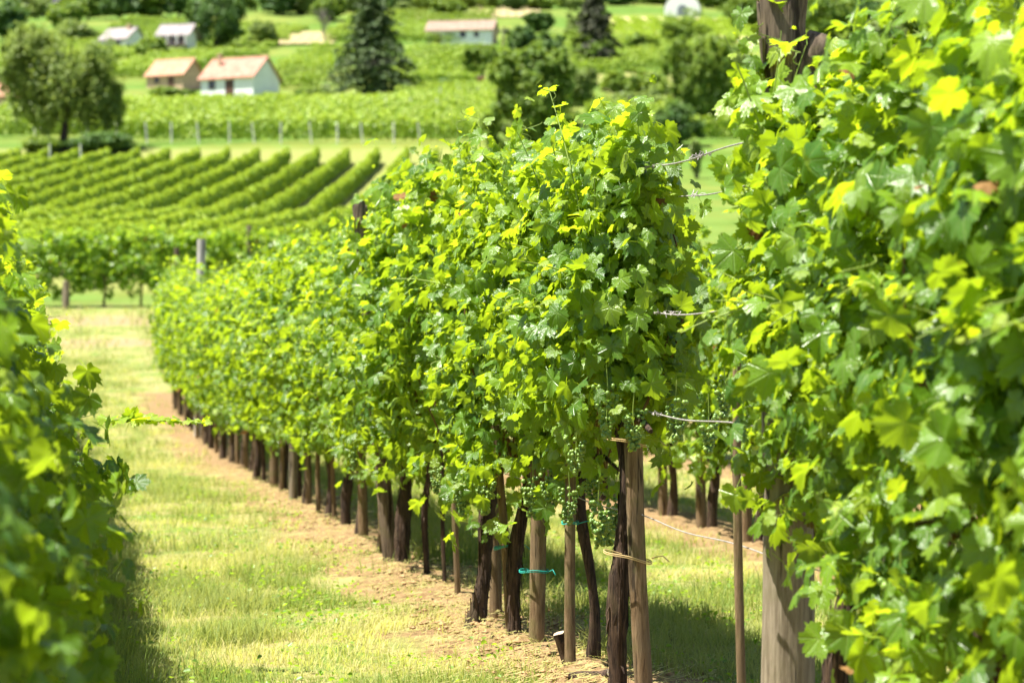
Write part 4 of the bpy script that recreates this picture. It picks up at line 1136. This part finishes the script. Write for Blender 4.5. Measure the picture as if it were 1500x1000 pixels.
# ------------------------------------------------------------------ houses
def house(name, px, py, L, W, hw, rise, rz, roofm, wallm, lab, windows=(), doors=(), chim=None, gable_m=None, over=.35, D=None, chs=.35, cat='house'):
    D = D or depth_of(py); s = F / D; x = (px - 750) / s
    root = empty(name, (x, D, tz(x, D) + .1), math.radians(rz)); tag(root, lab, cat)
    a, b = L / 2, W / 2
    mb = MB()
    V = [(-a, -b, -1.5), (a, -b, -1.5), (a, b, -1.5), (-a, b, -1.5), (-a, -b, hw), (a, -b, hw), (a, b, hw), (-a, b, hw), (-a, 0, hw + rise - .06), (a, 0, hw + rise - .06)]
    mb.poly(V, [(0, 1, 5, 4), (2, 3, 7, 6)], 0)
    mb.poly(V, [(1, 2, 6, 9, 5), (3, 0, 4, 8, 7)], 1)
    mb.obj('wall', [wallm, gable_m or wallm], root)
    rb = MB(); th = .16; k = rise / b; o = over
    ye, ze = b + o, hw - k * o
    for sg in (-1, 1):
        P = [(-a - o, sg * ye, ze), (a + o, sg * ye, ze), (a + o, 0, hw + rise), (-a - o, 0, hw + rise)]
        Q = [(p[0], p[1], p[2] + th) for p in P]
        Vv = P + Q
        rb.poly(Vv, [(0, 1, 2, 3), (4, 5, 6, 7), (0, 1, 5, 4), (1, 2, 6, 5), (3, 0, 4, 7)], 0)
    rb.tube([(-a - o, 0, hw + rise + th), (a + o, 0, hw + rise + th)], .11, 8)
    roof = rb.obj('roof', roofm, root)
    if chim:
        cb = MB(); cx, cy = chim
        cb.box(cx - chs, cx + chs, cy - chs * .8, cy + chs * .8, hw + rise * .2, hw + rise + .45); cb.box(cx - chs - .08, cx + chs + .08, cy - chs * .8 - .08, cy + chs * .8 + .08, hw + rise + .452, hw + rise + .6)
        cb.obj('chimney', M['brown_wall'], roof)
    for (wx, wz, ww, wh) in windows:
        fb = MB(); y = -b - .03
        for q in ((wx - ww / 2 - .08, wx - ww / 2, wz, wz + wh), (wx + ww / 2, wx + ww / 2 + .08, wz, wz + wh), (wx - ww / 2 - .08, wx + ww / 2 + .08, wz - .08, wz - .002), (wx - ww / 2 - .08, wx + ww / 2 + .08, wz + wh + .002, wz + wh + .08)):
            fb.box(q[0], q[1], y - .04, -b + .05, q[2], q[3])
        wo = fb.obj('window', M['brownwood'], root)
        gb = MB(); gb.box(wx - ww / 2, wx + ww / 2, -b - .012, -b + .05, wz, wz + wh); gb.obj('pane', M['glass'], wo)
    for (wx, ww, wh) in doors:
        db = MB(); db.box(wx - ww / 2, wx + ww / 2, -b - .05, -b + .05, -.4, wh); do = db.obj('door', M['brownwood'], root)
        hb = MB(); hb.box(wx + ww / 2 - .18, wx + ww / 2 - .1, -b - .11, -b - .052, wh * .48, wh * .48 + .05); hb.obj('handle', M['wire'], do)
    return root, s
house('farm_house', 352, 133, 7.6, 6.2, 2.15, 2.5, -26, M['roof_pink'], M['plaster'], 'white farm house with pink tiled roof, gable to the right', windows=[(-2.2, .75, .8, .95)], doors=[(.4, 1.25, 1.75)], chim=(-2.3, -1.2), chs=.22)
house('farm_house', 257, 126, 5.6, 5.0, 1.35, 2.1, -26, M['roof_orange'], M['brown_wall'], 'low brown walled house with pale orange roof, left of the white house', windows=[(-1.2, .4, .6, .6)], doors=[(1.0, .9, 1.3)], over=.3)
house('cottage', 180, 74, 5.6, 5.4, 2.2, 2.0, -28, M['roof_grey'], M['plaster'], 'small white cottage with grey roof behind the drooping tree', windows=[(.8, .6, 1.3, 1.3)], chim=(1.6, -.4))
def balcony_house():
    root, s = house('balcony_house', 261, 82, 4.6, 4.6, 3.5, 1.6, -12, M['roof_grey'], M['plaster'], 'narrow two storey house with grey roof and upper balcony', windows=[(-1.3, 2.1, .9, 1.2), (.1, 2.1, .8, 1.2), (1.4, 2.1, .7, 1.2)], doors=[(.9, 1.1, 1.2)], over=.7)
    mb = MB(); mb.box(-2.4, 2.4, -3.1, -2.34, 1.55, 1.7); 
    b = mb.obj('balcony', M['brownwood'], root)
    rb = MB(); rb.box(-2.4, 2.4, -3.1, -3.04, 2.3, 2.38)
    for i in range(17): rb.box(-2.37 + i * .295, -2.31 + i * .295, -3.09, -3.05, 1.702, 2.298)
    rb.obj('railing', M['brownwood'], b)
    for x in (-2.3, -.8, .8, 2.3):
        pb = MB(); pb.box(x - .09, x + .09, -3.09, -2.9, 1.704, 3.25); pb.obj('column', M['plaster'], b)
balcony_house()
house('long_house', 677, 64, 11.6, 5.0, 1.9, 1.75, -10, M['roof_brown'], M['plaster'], 'long white house with faded brown roof and brick gable', windows=[(.6, .6, .9, .9), (3.0, .6, .7, .8)], doors=[(-3.9, 1.4, 1.4)], gable_m=M['brown_wall'])
house('garden_shed', 787, 98, 3.6, 3.2, 1.7, .8, -10, M['roof_grey'], M['plaster'], 'small pale shed with grey roof half hidden by trees', windows=[(.4, .6, .7, .6)], D=332)
house('garden_shed', 764, 104, 3.2, 2.4, 1.0, .35, -6, M['roof_grey'], M['plaster'], 'very low white lean-to left of the small shed', doors=[(.3, .8, .8)], D=322)
house('farm_house', 14, 138, 6.0, 5.0, 1.5, 2.0, -20, M['roof_orange'], M['brown_wall'], 'house with orange roof hidden behind the drooping tree', D=262, windows=[(-1, .4, .7, .7)])
def chapel():
    D = depth_of(25); s = F / D; x = (1000 - 750) / s; W = 52 / s
    root = empty('chapel', (x, D, tz(x, D)), math.radians(-6)); tag(root, 'white chapel front with shoulders and arched grey door', 'chapel')
    a = W / 2; out = [(-a, -1.5), (a, -1.5), (a, 1.6), (a * .82, 2.9), (a * .62, 3.4), (a * .45, 4.9), (0, 5.6), (-a * .45, 4.9), (-a * .62, 3.4), (-a * .82, 2.9), (-a, 1.6)]
    n = len(out); V = [(p[0], -2, p[1]) for p in out] + [(p[0], 4, p[1]) for p in out]
    mb = MB(); mb.poly(V, [tuple(range(n)), tuple(range(2 * n - 1, n - 1, -1))] + [(i, n + i, n + (i + 1) % n, (i + 1) % n) for i in range(n)]); mb.obj('wall', M['plaster'], root)
    rb = MB(); k = 3
    top = [(a + .3, 1.75), (a * .84, 3.08), (a * .64, 3.58), (a * .47, 5.1), (0, 5.8), (-a * .47, 5.1), (-a * .64, 3.58), (-a * .84, 3.08), (-a - .3, 1.75)]
    Vt = [(p[0], -1.6, p[1]) for p in top] + [(p[0], 4.2, p[1]) for p in top]
    rb.poly(Vt, [(i, i + 1, len(top) + i + 1, len(top) + i) for i in range(len(top) - 1)]); rb.obj('roof', M['roof_grey'], root)
    r = 1.05; arc = [(-r, -.6), (r, -.6)] + [(r * math.cos(t), 1.0 + r * math.sin(t)) for t in np.linspace(0, PI, 11)]
    m = len(arc); V = [(p[0], -2.08, p[1]) for p in arc] + [(p[0], -1.9, p[1]) for p in arc]
    db = MB(); db.poly(V, [tuple(range(m))] + [(i, m + i, m + (i + 1) % m, (i + 1) % m) for i in range(m)]); db.obj('door', M['greydoor'], root)
chapel()
def pole():
    D = 285; p = at(737, D); p.z = tz(p.x, D); s = F / D
    root = empty('utility_pole', p); tag(root, 'slim wooden utility pole right of the long white house', 'pole')
    mb = MB(); mb.tube([(0, 0, -.5), (0, 0, 4), (.02, 0, 8.1)], [.15, .13, .10], 10); mb.obj('shaft', M['pole'], root)
    mb = MB(); mb.box(-.6, .6, -.06, .06, 7.6, 7.72); arm = mb.obj('crossarm', M['pole'], root)
    for x in (-.5, .5):
        mb = MB(); mb.tube([(x, 0, 7.722), (x, 0, 7.8), (x, 0, 7.9)], [.03, .05, .03], 8); mb.obj('insulator', M['whitepost'], arm)
    a = p + Vector((-.5, 0, 7.9)); b = at(395, 240); b.z = float(zt(240)) + 5.0
    for k, lab in ((0, 'upper power line sagging from the pole past the conifer'), (1, 'lower power line sagging from the pole past the conifer')):
        mb = MB(); pts = []
        for i in range(25):
            f = i / 24; q = a.lerp(b, f) + Vector((k * .25, 0, -k * .35 - 2.2 * 4 * f * (1 - f) * .5)); pts.append(tuple(q))
        mb.tube(pts, .02, 5); tag(mb.obj('power_line', M['deadwood']), lab, 'cable', 'power lines')
pole()
def beehive():
    D = 300; p = at(704, D); p.z = tz(p.x, D); root = empty('wooden_hut', p); tag(root, 'tiny red brown wooden hut by the sandy path left of the pole', 'hut')
    mb = MB(); mb.box(-.42, .42, -.4, .4, -.3, 1.5); mb.obj('wall', M['redbox'], root)
    mb = MB(); mb.poly([(-.55, -.5, 1.502), (.55, -.5, 1.502), (.55, .5, 1.502), (-.55, .5, 1.502), (-.55, -.5, 1.58), (.55, -.5, 1.58), (.55, .5, 1.72), (-.55, .5, 1.72)], [(0, 1, 5, 4), (4, 5, 6, 7), (1, 2, 6, 5), (2, 3, 7, 6), (3, 0, 4, 7), (0, 3, 2, 1)]); mb.obj('roof', M['roof_brown'], root)
    mb = MB(); mb.box(-.2, .2, -.43, -.402, 0, 1.2); mb.obj('door', M['brownwood'], root)
beehive()

# ------------------------------------------------------------------ light, sky, camera
EL, AZ = math.radians(67), math.radians(-12)       # sun high on the left, slightly from the camera's side
sv = Vector((-math.cos(EL) * math.cos(AZ), math.cos(EL) * math.sin(AZ), math.sin(EL)))
sun = bpy.data.lights.new('sun', 'SUN'); sun.energy = 5.0; sun.angle = math.radians(.53); sun.color = (1.0, .955, .87)
so = link('sun', sun); so.rotation_euler = (-sv).to_track_quat('-Z', 'Y').to_euler()
w = bpy.data.worlds.new('World'); sc.world = w; w.use_nodes = True
nt = w.node_tree; nt.nodes.clear()
sky = nt.nodes.new('ShaderNodeTexSky'); sky.sky_type = 'NISHITA'; sky.sun_disc = False
sky.sun_elevation = EL; sky.sun_rotation = math.atan2(sv.x, sv.y)
bg = nt.nodes.new('ShaderNodeBackground'); bg.inputs[1].default_value = .065
wo = nt.nodes.new('ShaderNodeOutputWorld')
nt.links.new(sky.outputs[0], bg.inputs[0]); nt.links.new(bg.outputs[0], wo.inputs[0])

cam = bpy.data.cameras.new('camera'); cam.sensor_width = 36; cam.lens = 85 * 1.0 * (F / 3541.67)
cam.clip_start = .05; cam.clip_end = 4000
cam.dof.use_dof = True; cam.dof.focus_distance = 8.9; cam.dof.aperture_fstop = 4.2
co = link('camera', cam); co.location = (0, 0, CAMZ); co.rotation_euler = (PI / 2, 0, 0)
cam.shift_y = (HOR - 500) / 1500.0 * 1.0
sc.camera = co
sc.render.engine = 'CYCLES'
cy = sc.cycles
cy.max_bounces = 7; cy.diffuse_bounces = 3; cy.glossy_bounces = 2; cy.transmission_bounces = 5; cy.transparent_max_bounces = 6
cy.use_denoising = True
cy.sample_clamp_indirect = 6
vs = sc.view_settings
vs.view_transform = 'Standard'; vs.look = 'None'; vs.gamma = 1; vs.exposure = 1.58; vs.use_curve_mapping = False
